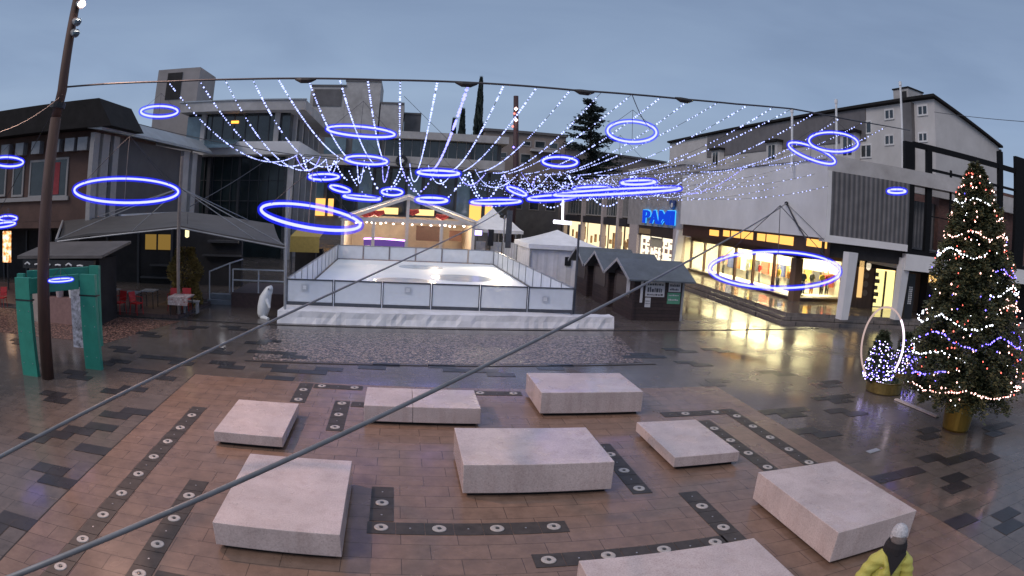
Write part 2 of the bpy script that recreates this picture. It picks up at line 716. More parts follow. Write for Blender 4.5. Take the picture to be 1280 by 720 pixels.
STONE = stone_material()
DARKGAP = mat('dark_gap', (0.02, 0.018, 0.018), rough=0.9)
STEEL = mat('galvanised_steel', (0.42, 0.43, 0.45), rough=0.42, metal=0.6, var=0.12, scale=5)
GREYMET = mat('grey_metal', (0.30, 0.31, 0.33), rough=0.5, metal=0.3, var=0.15, scale=3, dirt=0.4)
BLACKMET = mat('black_metal', (0.018, 0.018, 0.02), rough=0.45, var=0.3)
WHITEPAINT = mat('white_paint', (0.74, 0.74, 0.74), rough=0.5, var=0.06, scale=4, dirt=0.3)
CABLE = mat('steel_rope', (0.22, 0.22, 0.23), rough=0.55, metal=0.4)
WIRE = mat('dark_wire', (0.05, 0.05, 0.06), rough=0.6)
TARP = mat('white_tarpaulin', (0.80, 0.785, 0.785), rough=0.5, var=0.09, scale=2.2, bump=0.8, bscale=2.6, dirt=0.35)
CANVAS = mat('tent_canvas', (0.82, 0.81, 0.80), rough=0.6, var=0.07, scale=2, bump=0.6, bscale=1.6, dirt=0.3)
GLASSD = mat('dark_glass', (0.028, 0.036, 0.042), rough=0.08, var=0.5, scale=0.8, spec=0.8)
GLASSB = mat('sky_glass', (0.10, 0.16, 0.20), rough=0.06, var=0.25, scale=0.7, spec=1.0)
GLASS = glass('shop_glass')

# ------------------------------------------------------------------ ground
GREY = brickmat('grey_slabs', (0.122, 0.100, 0.088), (0.108, 0.090, 0.080), (0.052, 0.043, 0.039), 0.8, 0.4, 0.006, uv=False, r0=0.09, r1=0.30, wetscale=0.28, bump=0.22, spec=0.5)
BROWN = brickmat('brown_pavers', (0.215, 0.140, 0.104), (0.190, 0.125, 0.094), (0.082, 0.055, 0.043), 0.8, 0.4, 0.006, uv=False, r0=0.10, r1=0.34, wetscale=0.4, bump=0.35, spec=0.5)
DARKT = brickmat('dark_slabs', (0.028, 0.027, 0.03), (0.038, 0.036, 0.038), (0.014, 0.014, 0.014), 0.8, 0.4, 0.009, uv=False, r0=0.2, r1=0.42, bump=0.25, spec=0.4)


def sheet(name, poly, z, m):
    me = bpy.data.meshes.new(name)
    me.from_pydata([(x, y, z) for x, y in poly], [], [tuple(range(len(poly)))])
    me.materials.append(m)
    o = bpy.data.objects.new(name, me)
    COL.objects.link(o)
    return structure(o)


sheet('ground', [(-1200, -1200), (1200, -1200), (1200, 1200), (-1200, 1200)], 0.0, GREY)
BX0, BX1, BY0, BY1 = -5.6, 8.8, -0.8, 15.6
sheet('brown_paving', [(BX0, BY0), (BX1, BY0), (BX1, BY1), (BX0, BY1)], 0.004, BROWN)
sheet('paving_joint', [(BX0 - 0.03, BY0), (BX0 - 0.002, BY0), (BX0 - 0.002, BY1), (BX0 - 0.03, BY1)], 0.004, DARKGAP)


def pebble_material(name='pebbled_paving', tint=(1, 1, 1)):
    m, nt, out = nodes(name)
    p = N(nt, 'BsdfPrincipled')
    tc = N(nt, 'TexCoord')
    v = N(nt, 'TexVoronoi'); v.inputs['Scale'].default_value = 12.5
    L(nt, tc, 'Object', v, 'Vector')
    r = ramp(nt, [(0.0, (0.34, 0.275, 0.245)), (0.42, (0.25, 0.20, 0.18)), (0.70, (0.07, 0.058, 0.054))])
    L(nt, v, 'Distance', r, 'Fac')
    v2 = N(nt, 'MixRGB', blend_type='MULTIPLY'); v2.inputs['Fac'].default_value = 0.75
    hs = N(nt, 'SeparateColor')
    L(nt, v, 'Color', hs, 'Color')
    r2 = ramp(nt, [(p_, tuple(a_ * b_ for a_, b_ in zip(c_, tint))) for p_, c_ in ((0.0, (0.35, 0.33, 0.33)), (0.55, (0.9, 0.87, 0.85)), (1.0, (1.7, 1.6, 1.5)))])
    L(nt, hs, 'Red', r2, 'Fac')
    L(nt, r, 'Color', v2, 'Color1'); L(nt, r2, 'Color', v2, 'Color2')
    L(nt, v2, 'Color', p, 'Base Color')
    p.inputs['Roughness'].default_value = 0.2
    b = N(nt, 'Bump', invert=True); b.inputs['Strength'].default_value = 0.4; b.inputs['Distance'].default_value = 0.05
    L(nt, v, 'Distance', b, 'Height'); L(nt, b, 'Normal', p, 'Normal')
    L(nt, p, 'BSDF', out, 'Surface')
    return m


PEB = pebble_material()
sheet('pebbled_paving', [(-4.4, 17.6), (7.7, 18.6), (8.3, 23.0), (-5.0, 22.2)], 0.004, PEB)
PEBR = pebble_material('red_lit_pebbles', (1.05, 0.66, 0.55))  # the reddish light on this side is painted into the stone tint
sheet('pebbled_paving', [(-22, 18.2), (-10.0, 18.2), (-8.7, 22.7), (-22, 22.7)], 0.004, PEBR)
sheet('drain_channel', [(-30, 22.86), (-4.9, 22.92), (9, 24.05), (20, 25.0), (20, 25.16), (9, 24.21), (-4.9, 23.08), (-30, 23.02)], 0.012, DARKGAP)
sheet('drain_channel', [(-4.6, 17.35), (8, 18.3), (8, 18.42), (-4.6, 17.47)], 0.008, DARKGAP)

# scattered dark slabs: read from the photograph, snapped to the running bond of the paving
spots = [(20, 430), (60, 500), (150, 490), (190, 470), (120, 575), (65, 605), (25, 615), (110, 540), (215, 455), (245, 452), (170, 497), (285, 460),
         (180, 420), (205, 416), (270, 440), (240, 432), (330, 430), (295, 412), (290, 490), (300, 488), (345, 462), (320, 465), (10, 660), (20, 695),
         (150, 440), (110, 495), (45, 550), (165, 518), (200, 505), (405, 465), (440, 468), (470, 462), (505, 470), (350, 480), (560, 462), (620, 468), (700, 462), (735, 458),
         (1030, 545), (1010, 525), (1060, 518), (1080, 522), (1000, 517), (1180, 578), (1210, 608), (1195, 655), (1170, 660), (1240, 575), (1255, 620), (1230, 700), (1250, 690), (1210, 700),
         (1170, 690), (1120, 605), (1135, 610), (1110, 600), (1060, 500), (1040, 480), (980, 470), (960, 460), (870, 455), (865, 465), (850, 440), (905, 482),
         (860, 480), (840, 495), (940, 495), (985, 500), (1240, 540), (1265, 655), (1220, 510), (1260, 590), (820, 500), (845, 505), (1150, 560), (1170, 545), (900, 440), (880, 470), (800, 445), (835, 430),
         (30, 580), (95, 470), (135, 455), (240, 412), (260, 420), (310, 445), (365, 445), (90, 520), (0, 640)]
mb = MB()
placed = []
seen = set()
rs = random.Random(4)
for px, py in spots:
    p = az(px, py)
    if any((p - q).length < 1.15 + 0.012 * p.length for q in placed):
        continue
    placed.append(p)
    row0 = math.floor(p.y / 0.4)
    for k in range(rs.choice([2, 2, 2, 3])):
        row = row0 + (k if k < 2 else rs.choice([0, 1]))
        off = 0.5 * (row % 2)
        col = math.floor(p.x / 0.8 - off + (0 if k < 2 else rs.choice([-1, 1])))
        if (row, col) in seen:
            continue
        seen.add((row, col))
        x0, y0 = (col + off) * 0.8, row * 0.4
        if BX0 - 0.8 < x0 < BX1 and y0 < BY1:
            continue
        mb.face([(x0 + 0.006, y0 + 0.006, 0.008), (x0 + 0.794, y0 + 0.006, 0.008), (x0 + 0.794, y0 + 0.394, 0.008), (x0 + 0.006, y0 + 0.394, 0.008)])
structure(mb.build('dark_paving_slabs', DARKT, fix=False))

# ------------------------------------------------------------------ light strips set in the brown paving
TILE = mat('strip_tile', (0.055, 0.048, 0.045), rough=0.5, var=0.3, scale=5, spec=0.25)
RINGL = mat('floor_light_ring', (0.40, 0.37, 0.35), rough=0.35, var=0.2, scale=14)
HUB = mat('floor_light_hub', (0.05, 0.05, 0.05), rough=0.3)


def light_strip(label, segs, first_light=True):
    """segs: runs of tiles as (x, y, dx, dy, n) with tiles 0.4 m"""
    t = thing('light_strip', label, 'floor lights', (segs[0][0], segs[0][1], 0), 'dark tile strips with round floor lights')
    k = 0 if first_light else 1
    for x, y, dx, dy, n in segs:
        for i in range(n):
            cx, cy = x + dx * i, y + dy * i
            sx, sy = (0.43, abs(dy) / 2 if abs(dy) > 0.01 else 0.21), 0
            hx, hy = (abs(dx) / 2 - 0.006 if dx else 0.18), (abs(dy) / 2 - 0.006 if dy else 0.18)
            m = MB(); m.box(cx - hx, cx + hx, cy - hy, cy + hy, -0.05, 0.012)
            ti = m.build('tile', TILE, t)
            if k % 2 == 0:
                m = MB()
                m.lathe([(0.104, 0.0), (0.104, 0.012), (0.094, 0.018), (0.05, 0.018), (0.045, 0.012), (0.0, 0.012)], (cx, cy, 0.008), 20)
                lo = m.build('floor_light', RINGL, t)
                m = MB(); m.lathe([(0.03, 0), (0.03, 0.022), (0.0, 0.024)], (cx, cy, 0.01), 10)
                m.build('hub', HUB, lo)
            else:
                m = MB(); m.lathe([(0.014, 0), (0.014, 0.006), (0.0, 0.006)], (cx, cy, 0.012), 8)
                m.build('screw', STEEL, ti)
            k += 1
    return t


light_strip('longest dark tile strip of round floor lights, along the left edge of the brown paving', [(-4.6, 12.75, 0, -0.41, 20)], False)
light_strip('short dark tile strip of floor lights, just left of the big front-left stone block', [(-3.42, 8.95, 0, -0.41, 8), (-3.0, 6.08, 0.42, 0, 4)], False)
light_strip('small corner of dark tiles and floor lights at the back left of the brown paving', [(-2.4, 14.05, 0, 0.41, 4), (-1.98, 15.28, 0.42, 0, 3)])
light_strip('straight dark tile strip with floor lights left of the long back block', [(-1.34, 12.3, 0, 0.41, 5), (-0.92, 13.94, 0.42, 0, 1)])
light_strip('dark L-shaped strip of floor lights lying in front of the large middle block', [(-0.28, 9.3, 0, -0.41, 3), (-0.28, 8.07, 0.42, 0, 7)], False)
light_strip('dark L-shaped strip of floor lights along the far side of the cut-off block', [(1.95, 7.1, 0.42, 0, 7), (4.82, 7.1, 0, 0.41, 5)])
light_strip('dark tile strip of floor lights emerging behind the right side of the middle block', [(4.02, 9.25, 0, 0.41, 6), (3.6, 11.75, -0.42, 0, 3)])
light_strip('dark tile strip of floor lights running past the small right block towards the rear', [(6.93, 9.6, 0, 0.41, 8), (6.51, 12.5, -0.42, 0, 0)])
light_strip('outermost right dark strip of floor lights, bending left at its far end', [(7.98, 9.55, 0, 0.41, 10), (7.56, 13.24, -0.42, 0, 4)])
light_strip('far dark tile strip of floor lights beyond the long back block', [(2.0, 15.15, 0.42, 0, 3)])


# ------------------------------------------------------------------ stone blocks
def block(label, x0, x1, y0, y1, h, joint=None):
    t = thing('stone_bench', label, 'stone bench', ((x0 + x1) / 2, (y0 + y1) / 2, 0), 'low stone benches on the plaza')
    for a, b in ([(x0, x1)] if joint is None else [(x0, joint - 0.004), (joint + 0.004, x1)]):
        m = MB(); m.box(a, b, y0, y1, 0.075, h)
        m.build('stone_body', STONE, t, bevel=0.011)
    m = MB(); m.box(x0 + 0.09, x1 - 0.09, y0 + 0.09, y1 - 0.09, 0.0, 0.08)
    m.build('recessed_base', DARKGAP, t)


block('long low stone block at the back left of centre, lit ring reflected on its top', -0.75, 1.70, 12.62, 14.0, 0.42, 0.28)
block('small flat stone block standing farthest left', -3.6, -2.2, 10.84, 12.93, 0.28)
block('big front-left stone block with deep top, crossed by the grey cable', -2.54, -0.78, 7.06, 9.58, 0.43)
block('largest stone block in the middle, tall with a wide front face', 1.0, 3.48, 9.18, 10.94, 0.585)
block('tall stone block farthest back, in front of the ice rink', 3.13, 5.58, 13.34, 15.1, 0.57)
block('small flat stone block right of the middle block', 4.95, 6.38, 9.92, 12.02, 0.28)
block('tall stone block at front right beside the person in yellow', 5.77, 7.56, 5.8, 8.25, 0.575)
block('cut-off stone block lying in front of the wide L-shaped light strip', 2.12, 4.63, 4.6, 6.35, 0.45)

# ------------------------------------------------------------------ ice rink
RX0, RX1, RY0, RY1 = -4.67, 6.97, 24.7, 46.6
SK = 0.065                                       # the rink is turned slightly


def rp(x, y, z=0.0):
    return Vector((x - (y - RY0) * 0.012, y + (x - RX0) * 0.03, z))


def ice_material():
    m, nt, out = nodes('ice')
    p = N(nt, 'BsdfPrincipled')
    tc = N(nt, 'TexCoord')
    no = N(nt, 'TexNoise'); no.inputs['Scale'].default_value = 0.5; no.inputs['Detail'].default_value = 9; no.inputs['Roughness'].default_value = 0.75
    L(nt, tc, 'Object', no, 'Vector')
    r = ramp(nt, [(0.3, (0.74, 0.81, 0.85)), (0.55, (0.85, 0.89, 0.91)), (0.75, (0.93, 0.94, 0.95))])
    L(nt, no, 'Fac', r, 'Fac'); L(nt, r, 'Color', p, 'Base Color')
    rr = ramp(nt, [(0.35, (0.38,) * 3), (0.65, (0.62,) * 3)])
    L(nt, no, 'Fac', rr, 'Fac'); L(nt, rr, 'Color', p, 'Roughness')
    L(nt, p, 'BSDF', out, 'Surface')
    return m


ICE = ice_material()
ICEMARK = mat('ice_marking', (0.46, 0.54, 0.60), rough=0.2, var=0.2, scale=1.5)
PANEL = milky('rink_panel', (0.80, 0.84, 0.88), 0.70)
FRAMEG = mat('barrier_frame_grey', (0.24, 0.25, 0.27), rough=0.45, metal=0.3)
FRAMEM = mat('barrier_frame', (0.085, 0.09, 0.105), rough=0.45, metal=0.3)
rink = thing('ice_rink', 'open air ice rink with grey railed barriers and a white skirt', 'ice rink', rp(1, 35, 0))
m = MB()
m.prism([rp(RX0, RY0, 0.0), rp(RX1, RY0, 0.0), rp(RX1, RY1, 0.0), rp(RX0, RY1, 0.0)], Vector((0, 0, 0.46)))
m.build('base_deck', mat('rink_deck', (0.2, 0.2, 0.2), 0.7), rink)
m = MB()
m.prism([rp(RX0 + .1, RY0 + .1, 0.47), rp(RX1 - .1, RY0 + .1, 0.47), rp(RX1 - .1, RY1 - .1, 0.47), rp(RX0 + .1, RY1 - .1, 0.47)], Vector((0, 0, 0.03)))
ice = m.build('ice_sheet', ICE, rink)
for cx, cy, rad in ((0.2, 34.0, 1.7), (3.6, 36.6, 1.8), (1.4, 42.5, 1.5)):
    m = MB()
    m.face([rp(cx + rad * math.cos(a * PI / 16), cy + rad * math.sin(a * PI / 16), 0.504) for a in range(32)])
    m.build('round_marking', ICEMARK, ice, fix=False)
# tarpaulin skirt: a loosely hung strip whose foot stands forward of the barrier
m = MB()
cols = 70
s0, s1 = az(346, 388, 0.5), az(768, 396, 0.5)
f0, f1 = az(346, 404), az(768, 411)
rs = random.Random(3)
rows = []
for i in range(cols + 1):
    t = i / cols
    top = f0.lerp(f1, t) + Vector((0, 0.16, 0.47 - 0.03 * rs.random()))
    foot = f0.lerp(f1, t) + Vector((0, 0.06 * rs.random(), 0.0))
    mid = top.lerp(foot, 0.5) + Vector((0, 0.02 + 0.07 * (rs.random() - 0.5), 0.0))
    back = rp(RX0 + (RX1 - RX0) * t, RY0 - 0.02, 0.52) if t * 13.4 < 11.9 else top + Vector((0, 0.7, 0))
    rows.append((foot, mid, top, back))
for i in range(cols):
    a, b = rows[i], rows[i + 1]
    for k in range(3):
        m.face([a[k], b[k], b[k + 1], a[k + 1]])
for r_ in (rows[0], rows[-1]):
    m.face([r_[0], r_[1], r_[2], r_[3], Vector((r_[3].x, r_[3].y, 0.0))])
m.build('tarp_skirt', TARP, rink, smooth=False)


def barrier(p, q, front=False):
    u = (q - p); ln = u.length; u = u.normalized()
    n = Vector((u.y, -u.x, 0))
    a = MB()
    for e in (p, q):
        a.obox(e - u * 0.02 - n * 0.03, u * 0.04, n * 0.06, Vector((0, 0, 1.06)))
    a.obox(p + u * 0.02 - n * 0.035 + Vector((0, 0, 1.0)), u * (ln - 0.04), n * 0.07, Vector((0, 0, 0.05)))
    a.obox(p + u * 0.02 - n * 0.035 + Vector((0, 0, 0.02)), u * (ln - 0.04), n * 0.07, Vector((0, 0, 0.13 if front else 0.05)))
    fo = a.build('barrier_frame', FRAMEM if front else FRAMEG, rink)
    b = MB()
    b.obox(p + u * 0.022 - n * 0.012 + Vector((0, 0, 0.153 if front else 0.073)), u * (ln - 0.044), n * 0.024, Vector((0, 0, 0.843 if front else 0.923)))
    b.build('barrier_panel', PANEL, fo)


def run(x0, y0, x1, y1, n, front=False):
    for i in range(n):
        p = rp(x0 + (x1 - x0) * i / n, y0 + (y1 - y0) * i / n, 0.5)
        q = rp(x0 + (x1 - x0) * (i + 1) / n, y0 + (y1 - y0) * (i + 1) / n, 0.5)
        e = (q - p).normalized() * 0.034
        barrier(p + e, q - e, front)


run(RX0, RY0, RX1, RY0, 6, True)
for px, py in ((381, 359), (510, 363), (683, 375)):
    p = ay(px, py, 24.75); q = rp(p.x, RY0 - 0.045, p.z)
    m = MB(); m.box(q.x - 0.13, q.x + 0.13, q.y - 0.006, q.y, q.z - 0.13, q.z + 0.13); so2 = m.build('barrier_sticker', mat('sticker_grey', (0.50, 0.53, 0.57), 0.5), rink)
    m = MB(); m.box(q.x - 0.07, q.x + 0.07, q.y - 0.009, q.y - 0.0065, q.z - 0.07, q.z + 0.07); m.build('sticker_mark', mat('sticker_white', (0.75, 0.77, 0.8), 0.5), so2)
run(RX0, RY0 + .1, RX0, RY1 - .1, 11)
run(RX1, RY0 + .1, RX1, RY1 - .1, 11)
run(RX0, RY1, RX1, RY1, 6)
# corner posts that carry the net wires
for px, py, top in ((357, 385, 235), (716, 390, 280)):
    b = az(px, py, 0.5)
    z = ay(px + 3, top, b.y).z
    m = MB(); m.tube([b + Vector((0, -0.12, -0.5)), Vector((b.x, b.y - 0.12, z))], 0.05, 8)
    o = m.build('corner_post', STEEL if px < 500 else FRAMEM)
    tag(o, 'slim grey post at the rink corner beside the white skating aid' if px < 500 else 'slim dark post at the rink corner facing the market huts', 'post')
# ------------------------------------------------------------------ buildings
CONC = mat('pale_concrete', (0.45, 0.435, 0.43), rough=0.75, var=0.14, scale=1.2, dirt=0.5)
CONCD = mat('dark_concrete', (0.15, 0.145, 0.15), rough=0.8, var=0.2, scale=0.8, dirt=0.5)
WHITEW = mat('white_render', (0.70, 0.69, 0.69), rough=0.7, var=0.08, scale=0.6, dirt=0.35)
BROWNW = mat('brown_cladding', (0.105, 0.058, 0.046), rough=0.75, var=0.25, scale=1.0, dirt=0.4)
ROOFD = mat('dark_roof', (0.022, 0.020, 0.020), rough=0.8, var=0.3, scale=1.5, spec=0.15)
ROOFM = mat('zinc_roof', (0.40, 0.43, 0.46), rough=0.42, metal=0.3, var=0.15, scale=1.0, stretch=(1, 1, 1), dirt=0.3)
BEIGE = mat('beige_render', (0.27, 0.22, 0.195), rough=0.8, var=0.14, scale=0.7, dirt=0.4)
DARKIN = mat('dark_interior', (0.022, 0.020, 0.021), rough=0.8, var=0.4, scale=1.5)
FRAMEL = mat('pale_frame', (0.34, 0.32, 0.31), rough=0.6, var=0.1)
FRAMEDK = mat('dark_frame', (0.045, 0.045, 0.05), rough=0.5)
SLATS = corrugated('timber_slats', (0.50, 0.47, 0.47), (0.27, 0.25, 0.25), 1.1)
RIBBED = corrugated('ribbed_cladding', (0.175, 0.165, 0.165), (0.09, 0.085, 0.088), 1.0)
BRICK = brickmat('red_brick', (0.17, 0.07, 0.055), (0.12, 0.05, 0.042), (0.07, 0.06, 0.055), 0.25, 0.08, 0.012, rough=0.85)
BAMBER = emis('amber_light', (1.0, 0.50, 0.12), 1.25)
LWARM = emis('warm_lamp', (1.0, 0.72, 0.38), 6.0)
LORANGE = emis('orange_lamp', (1.0, 0.42, 0.06), 2.0)
LWHITE = emis('white_lamp', (0.9, 0.92, 1.0), 6.0)


def pb(mb, W, x0, y0, x1, y1, d0, d1, dref=None):
    s0, s1, z0, z1 = W.rect(x0, y0, x1, y1, d1 if dref is None else dref)
    W.box(mb, s0, s1, z0, z1, d0, d1)
    return s0, s1, z0, z1


def broot(name, W, label, cat='building'):
    return thing(name, label, cat, W.P)


# --- brown building on the left
WA = Wall((-46, 30), (-17.3, 30))
R = broot('brown_building', WA, 'brown clad building with a black overhanging roof behind the rusty mast')
m = MB()
zt = WA.pix(60, 170)[1]
WA.box(m, 0, WA.len, 3.55, zt + 0.9, -9, 0)
m.build('wall', BROWNW, R)
m = MB()
a0, a1 = WA.pix(0, 139, 1.3), WA.pix(124, 120, 1.3)
b1 = WA.pix(140, 153, 1.3)
zl = a1[1] - 0.1
m.prism([WA.pt(0, zl - 1.5, 1.3), WA.pt(b1[0], zl - 1.5, 1.3), WA.pt(a1[0], zl, 1.3), WA.pt(0, zl, 1.3)], -WA.n * 4.5)
m.build('roof', ROOFD, R)
m = MB()
for px in (8, 26, 46, 70, 88, 104):
    s, z = WA.pix(px, 172, 0.5)
    WA.box(m, s - 0.35, s + 0.35, zl - 2.6, zl - 1.9, 0.02, 0.55)
m.split_build('air_conditioner', GREYMET, R)
for x0, y0, x1, y1 in ((-14, 205, 8, 246), (16, 203, 30, 246), (37, 200, 60, 247), (63, 197, 85, 247)):
    s0, s1, z0, z1 = WA.rect(x0, y0, x1, y1)
    fo = window(R, WA, s0, s1, z0, z1, FRAMEL, GLASSD, 0.003, 0.12)
cur = MB(); pb(cur, WA, 66, 203, 74, 243, 0.035, 0.06)
cur.build('red_curtain', mat('red_cloth', (0.30, 0.04, 0.05), 0.8), R)
m = MB(); s0, s1, z0, z1 = WA.rect(-30, 247, 86, 252); WA.box(m, 0, s1, z0, z1, 0.003, 0.16)
m.build('window_sill', FRAMEL, R)
m = MB(); WA.box(m, 0, WA.len + 0.2, 3.2, 3.54, -3, 0.25)
m.build('soffit_beam', BROWNW, R)

# --- grey side wing running back along the plaza
WB = Wall((-17.25, 30.3), (-16.6, 47.5))
R = broot('grey_wing', WB, 'dark grey pilastered wing with a sloping zinc roof edge beside the brown building')
zr = WB.pix(127, 158, 0.6)[1]
m = MB(); WB.box(m, 0, WB.len, 3.4, zr - 0.3, -5, 0); m.build('wall', mat('grey_wall', (0.105, 0.10, 0.105), 0.8, var=0.15, scale=0.7, dirt=0.4), R)
m = MB()
m.prism([WB.pt(-1.4, zr - 0.24, 0.95), WB.pt(-1.4, zr - 0.08, 0.95), WB.pt(-1.4, zr + 0.85, -0.3), WB.pt(-1.4, zr + 1.1, -4), WB.pt(-1.4, zr + 0.5, -4)], WB.u * (WB.len + 1.2))
m.build('zinc_roof', ROOFM, R)
for x0, x1 in ((115, 122), (126, 135), (140, 147), (229, 236), (240, 246)):
    m = MB(); s0, s1, _, _ = WB.rect(x0, 200, x1, 220, 0.3)
    WB.box(m, s0, s1, 3.3, zr - 0.3, 0.003, 0.3); m.build('pilaster', FRAMEL if x1 < 200 else CONC, R)
m = MB(); s0, s1, _, _ = WB.rect(122, 200, 140, 220); WB.box(m, s0, s1, 3.9, zr - 0.6, 0.003, 0.05); m.build('tall_window', GLASSD, R)
m = MB(); s0, s1, z0, z1 = WB.rect(148, 266, 228, 273); WB.box(m, s0, s1, z0, z1, 0.004, 0.2); m.build('sill', WHITEW, R)
m = MB(); s0, s1, z0, z1 = WB.rect(140.5, 205, 142.5, 243); WB.box(m, s0, s1, z0, z1, 0.06, 0.1); m.build('thin_white_window', emis('thin_window_glow', (0.75, 0.78, 0.8), 0.8), R)  # thin white window; its brightness is put in as an even glow

# --- modern glazed building with the stair tower
WC = Wall((-19.6, 50), (-9.7, 50))
WCs = Wall((-9.7, 50), (-9.5, 68))
R = broot('glazed_building', WC, 'modern grey building with glazed upper floor, slab edges and a block tower')
zp0 = WC.pix(290, 129)[1]; zp1 = WC.pix(290, 141)[1]
zs1 = WC.pix(310, 178)[1]; zs0 = WC.pix(310, 194)[1]
m = MB()
WC.box(m, 0, WC.len + 1.2, zp1, zp0, -19, 1.2)
m.build('roof_slab', CONC, R)
m = MB(); WC.box(m, 0.3, WC.len - 0.3, zs1, zp1 - 0.003, -17, -0.5); m.build('upper_glazing', GLASSD, R)
m = MB(); WC.box(m, 0.3, WC.pix(252, 150)[0], zs1 + 0.1, zp1 - 0.2, -0.497, -0.3); m.build('blue_pane', GLASSB, R)
for i in range(7):
    m = MB(); s = 2.6 + i * 1.05; WC.box(m, s - 0.04, s + 0.04, zs1, zp1 - 0.003, -0.49, -0.42); m.build('glazing_bar', FRAMEDK, R)
for i in range(9):
    m = MB(); s = 2.0 + i * 0.85; WC.box(m, s - 0.03, s + 0.03, 3.2, zs0 - 0.003, -1.39, -1.3); m.build('glazing_bar', FRAMEDK, R)
for zc in (4.6, 6.3):
    m = MB(); WC.box(m, 1.6, WC.len - 0.7, zc, zc + 0.07, -1.29, -1.24); m.build('transom', FRAMEDK, R)
m = MB(); WC.box(m, 4.0, 6.2, zp0 + 0.003, zp0 + 0.7, -8, -6); m.build('roof_unit', GREYMET, R)
m = MB(); WC.box(m, -0.1, WC.len + 1.25, zp0 + 0.003, zp0 + 0.1, 1.0, 1.3); m.build('metal_edge', ROOFM, R)
for px in (253, 345):
    m = MB(); s = WC.pix(px, 160)[0]; WC.box(m, s - 0.2, s + 0.2, zs1, zp1 - 0.003, -0.49, -0.1); m.build('column', CONC, R)
for i in range(5):
    m = MB(); WCs.box(m, 2 + i * 3.2, 2.4 + i * 3.2, zs1, zp1 - 0.003, -0.45, 0.0); m.build('column', CONC, R)
m = MB(); WC.box(m, 1.5, WC.len + 0.9, zs0, zs1 - 0.003, -19, 0.9); m.build('floor_slab', WHITEW, R)
m = MB(); WC.box(m, 1.5, WC.len - 0.6, 0.0, zs0 - 0.003, -17, -1.4); m.build('lower_glazing', mat('lower_glass', (0.02, 0.03, 0.032), 0.12, var=0.5, scale=0.5), R)
for i, s in enumerate((0.2, 3.4, 6.6, 9.8, 13.0)):
    m = MB(); WCs.box(m, s, s + 0.45, 0.0, zs0 - 0.003, -0.1, 0.35); m.build('tall_column', CONC, R)
m = MB(); WC.box(m, 2.4, 2.7, 3.0, zs0 - 0.003, -1.39, -0.9); WC.box(m, 5.2, 5.4, 3.0, zs0 - 0.003, -1.39, -1.2); m.split_build('mullion', FRAMEDK, R)
WT = Wall((-22.6, 53), (-17.5, 53))
m = MB(); sA, sB = WT.pix(194, 120)[0], WT.pix(246, 120)[0]
WT.box(m, sA, sB, 4, WT.pix(220, 86)[1], -5, 0); m.build('tower', mat('tower_render', (0.33, 0.305, 0.30), 0.8, var=0.12, scale=0.8, dirt=0.4), R)
m = MB(); pb(m, WT, 208, 91, 226, 124, 0.003, 0.06); m.build('dark_opening', DARKIN, R)  # flat dark panel put in for the shade inside the tower opening
m = MB(); pb(m, WC, 289, 151, 298, 154, -0.49, -0.35); m.build('ceiling_lamp', LORANGE, R)
m = MB(); s0, z0 = WC.pix(240, 186, 2.0); m.prism([WC.pt(s0, z0, 2.6), WC.pt(s0 + 0.1, z0 + 0.25, 2.6), WC.pt(s0 + 0.1, z0 + 1.0, -0.4), WC.pt(s0, z0 + 0.8, -0.4)], WC.u * 3.6); m.build('lean_to_roof', GLASSB, R)

# --- far centre building with two deep bands
WD = Wall((-13.5, 80), (11.8, 80))
R = broot('gallery_building', WD, 'long grey building with horizontal bands behind the rink pavilion')
m = MB(); s1 = WD.len
zz = lambda px, py: WD.pix(px, py)[1]
m = MB(); WD.box(m, 0, s1, 0, zz(500, 172), -14, -1.5); m.build('wall', CONCD, R)
m = MB(); WD.box(m, WD.pix(478, 170)[0], s1 + 0.6, zz(540, 175), zz(540, 166), -15, 0.5); m.build('roof_slab', CONC, R)
m = MB(); WD.box(m, WD.pix(480, 170)[0], s1 - 0.6, zz(540, 197), zz(540, 175) - 0.003, -1.49, -0.9); m.build('ribbon_window', GLASSD, R)
for i in range(13):
    m = MB(); s = WD.pix(482, 170)[0] + i * 1.15; WD.box(m, s - 0.04, s + 0.04, zz(540, 197), zz(540, 175) - 0.003, -0.89, -0.82); m.build('glazing_bar', FRAMEL, R)
m = MB(); WD.box(m, 0, s1 + 0.3, zz(540, 210), zz(540, 197) - 0.003, -1.48, 0.2); m.build('floor_band', CONC, R)
for i in range(12):
    m = MB(); s = 1 + i * 2.1; WD.box(m, s, s + 1.7, 3.6, zz(540, 212), -1.49, -1.3); m.build('window', GLASSD if i % 3 else GLASSB, R)
m = MB(); pb(m, WD, 405, 172, 432, 200, -1.47, -1.2); pb(m, WD, 440, 172, 474, 198, -1.47, -1.25); m.split_build('pale_pane', GLASSB, R)
m = MB()
s, z = WD.pix(502, 201, 0.6)
m.prism([WD.pt(s + 0.75 * math.cos(a * PI / 12), z + 0.75 * math.sin(a * PI / 12), 0.25) for a in range(24)], WD.n * 0.25)
do = m.build('round_sign', BLACKMET, R)
m = MB(); m.prism([WD.pt(s - 0.3, z - 0.05, 0.51), WD.pt(s + 0.1, z - 0.3, 0.51), WD.pt(s + 0.35, z + 0.05, 0.51), WD.pt(s + 0.1, z + 0.3, 0.51)], WD.n * 0.02)
m.build('white_mark', WHITEPAINT, do)
m = MB()
for s, wd_ in ((1.6, 1.4), (3.4, 0.7), (21.6, 1.5), (23.6, 0.9)):
    WD.box(m, s, s + wd_, 3.0, 5.2, -1.2, -1.1)
m.split_build('lit_shop_window', BAMBER, R)

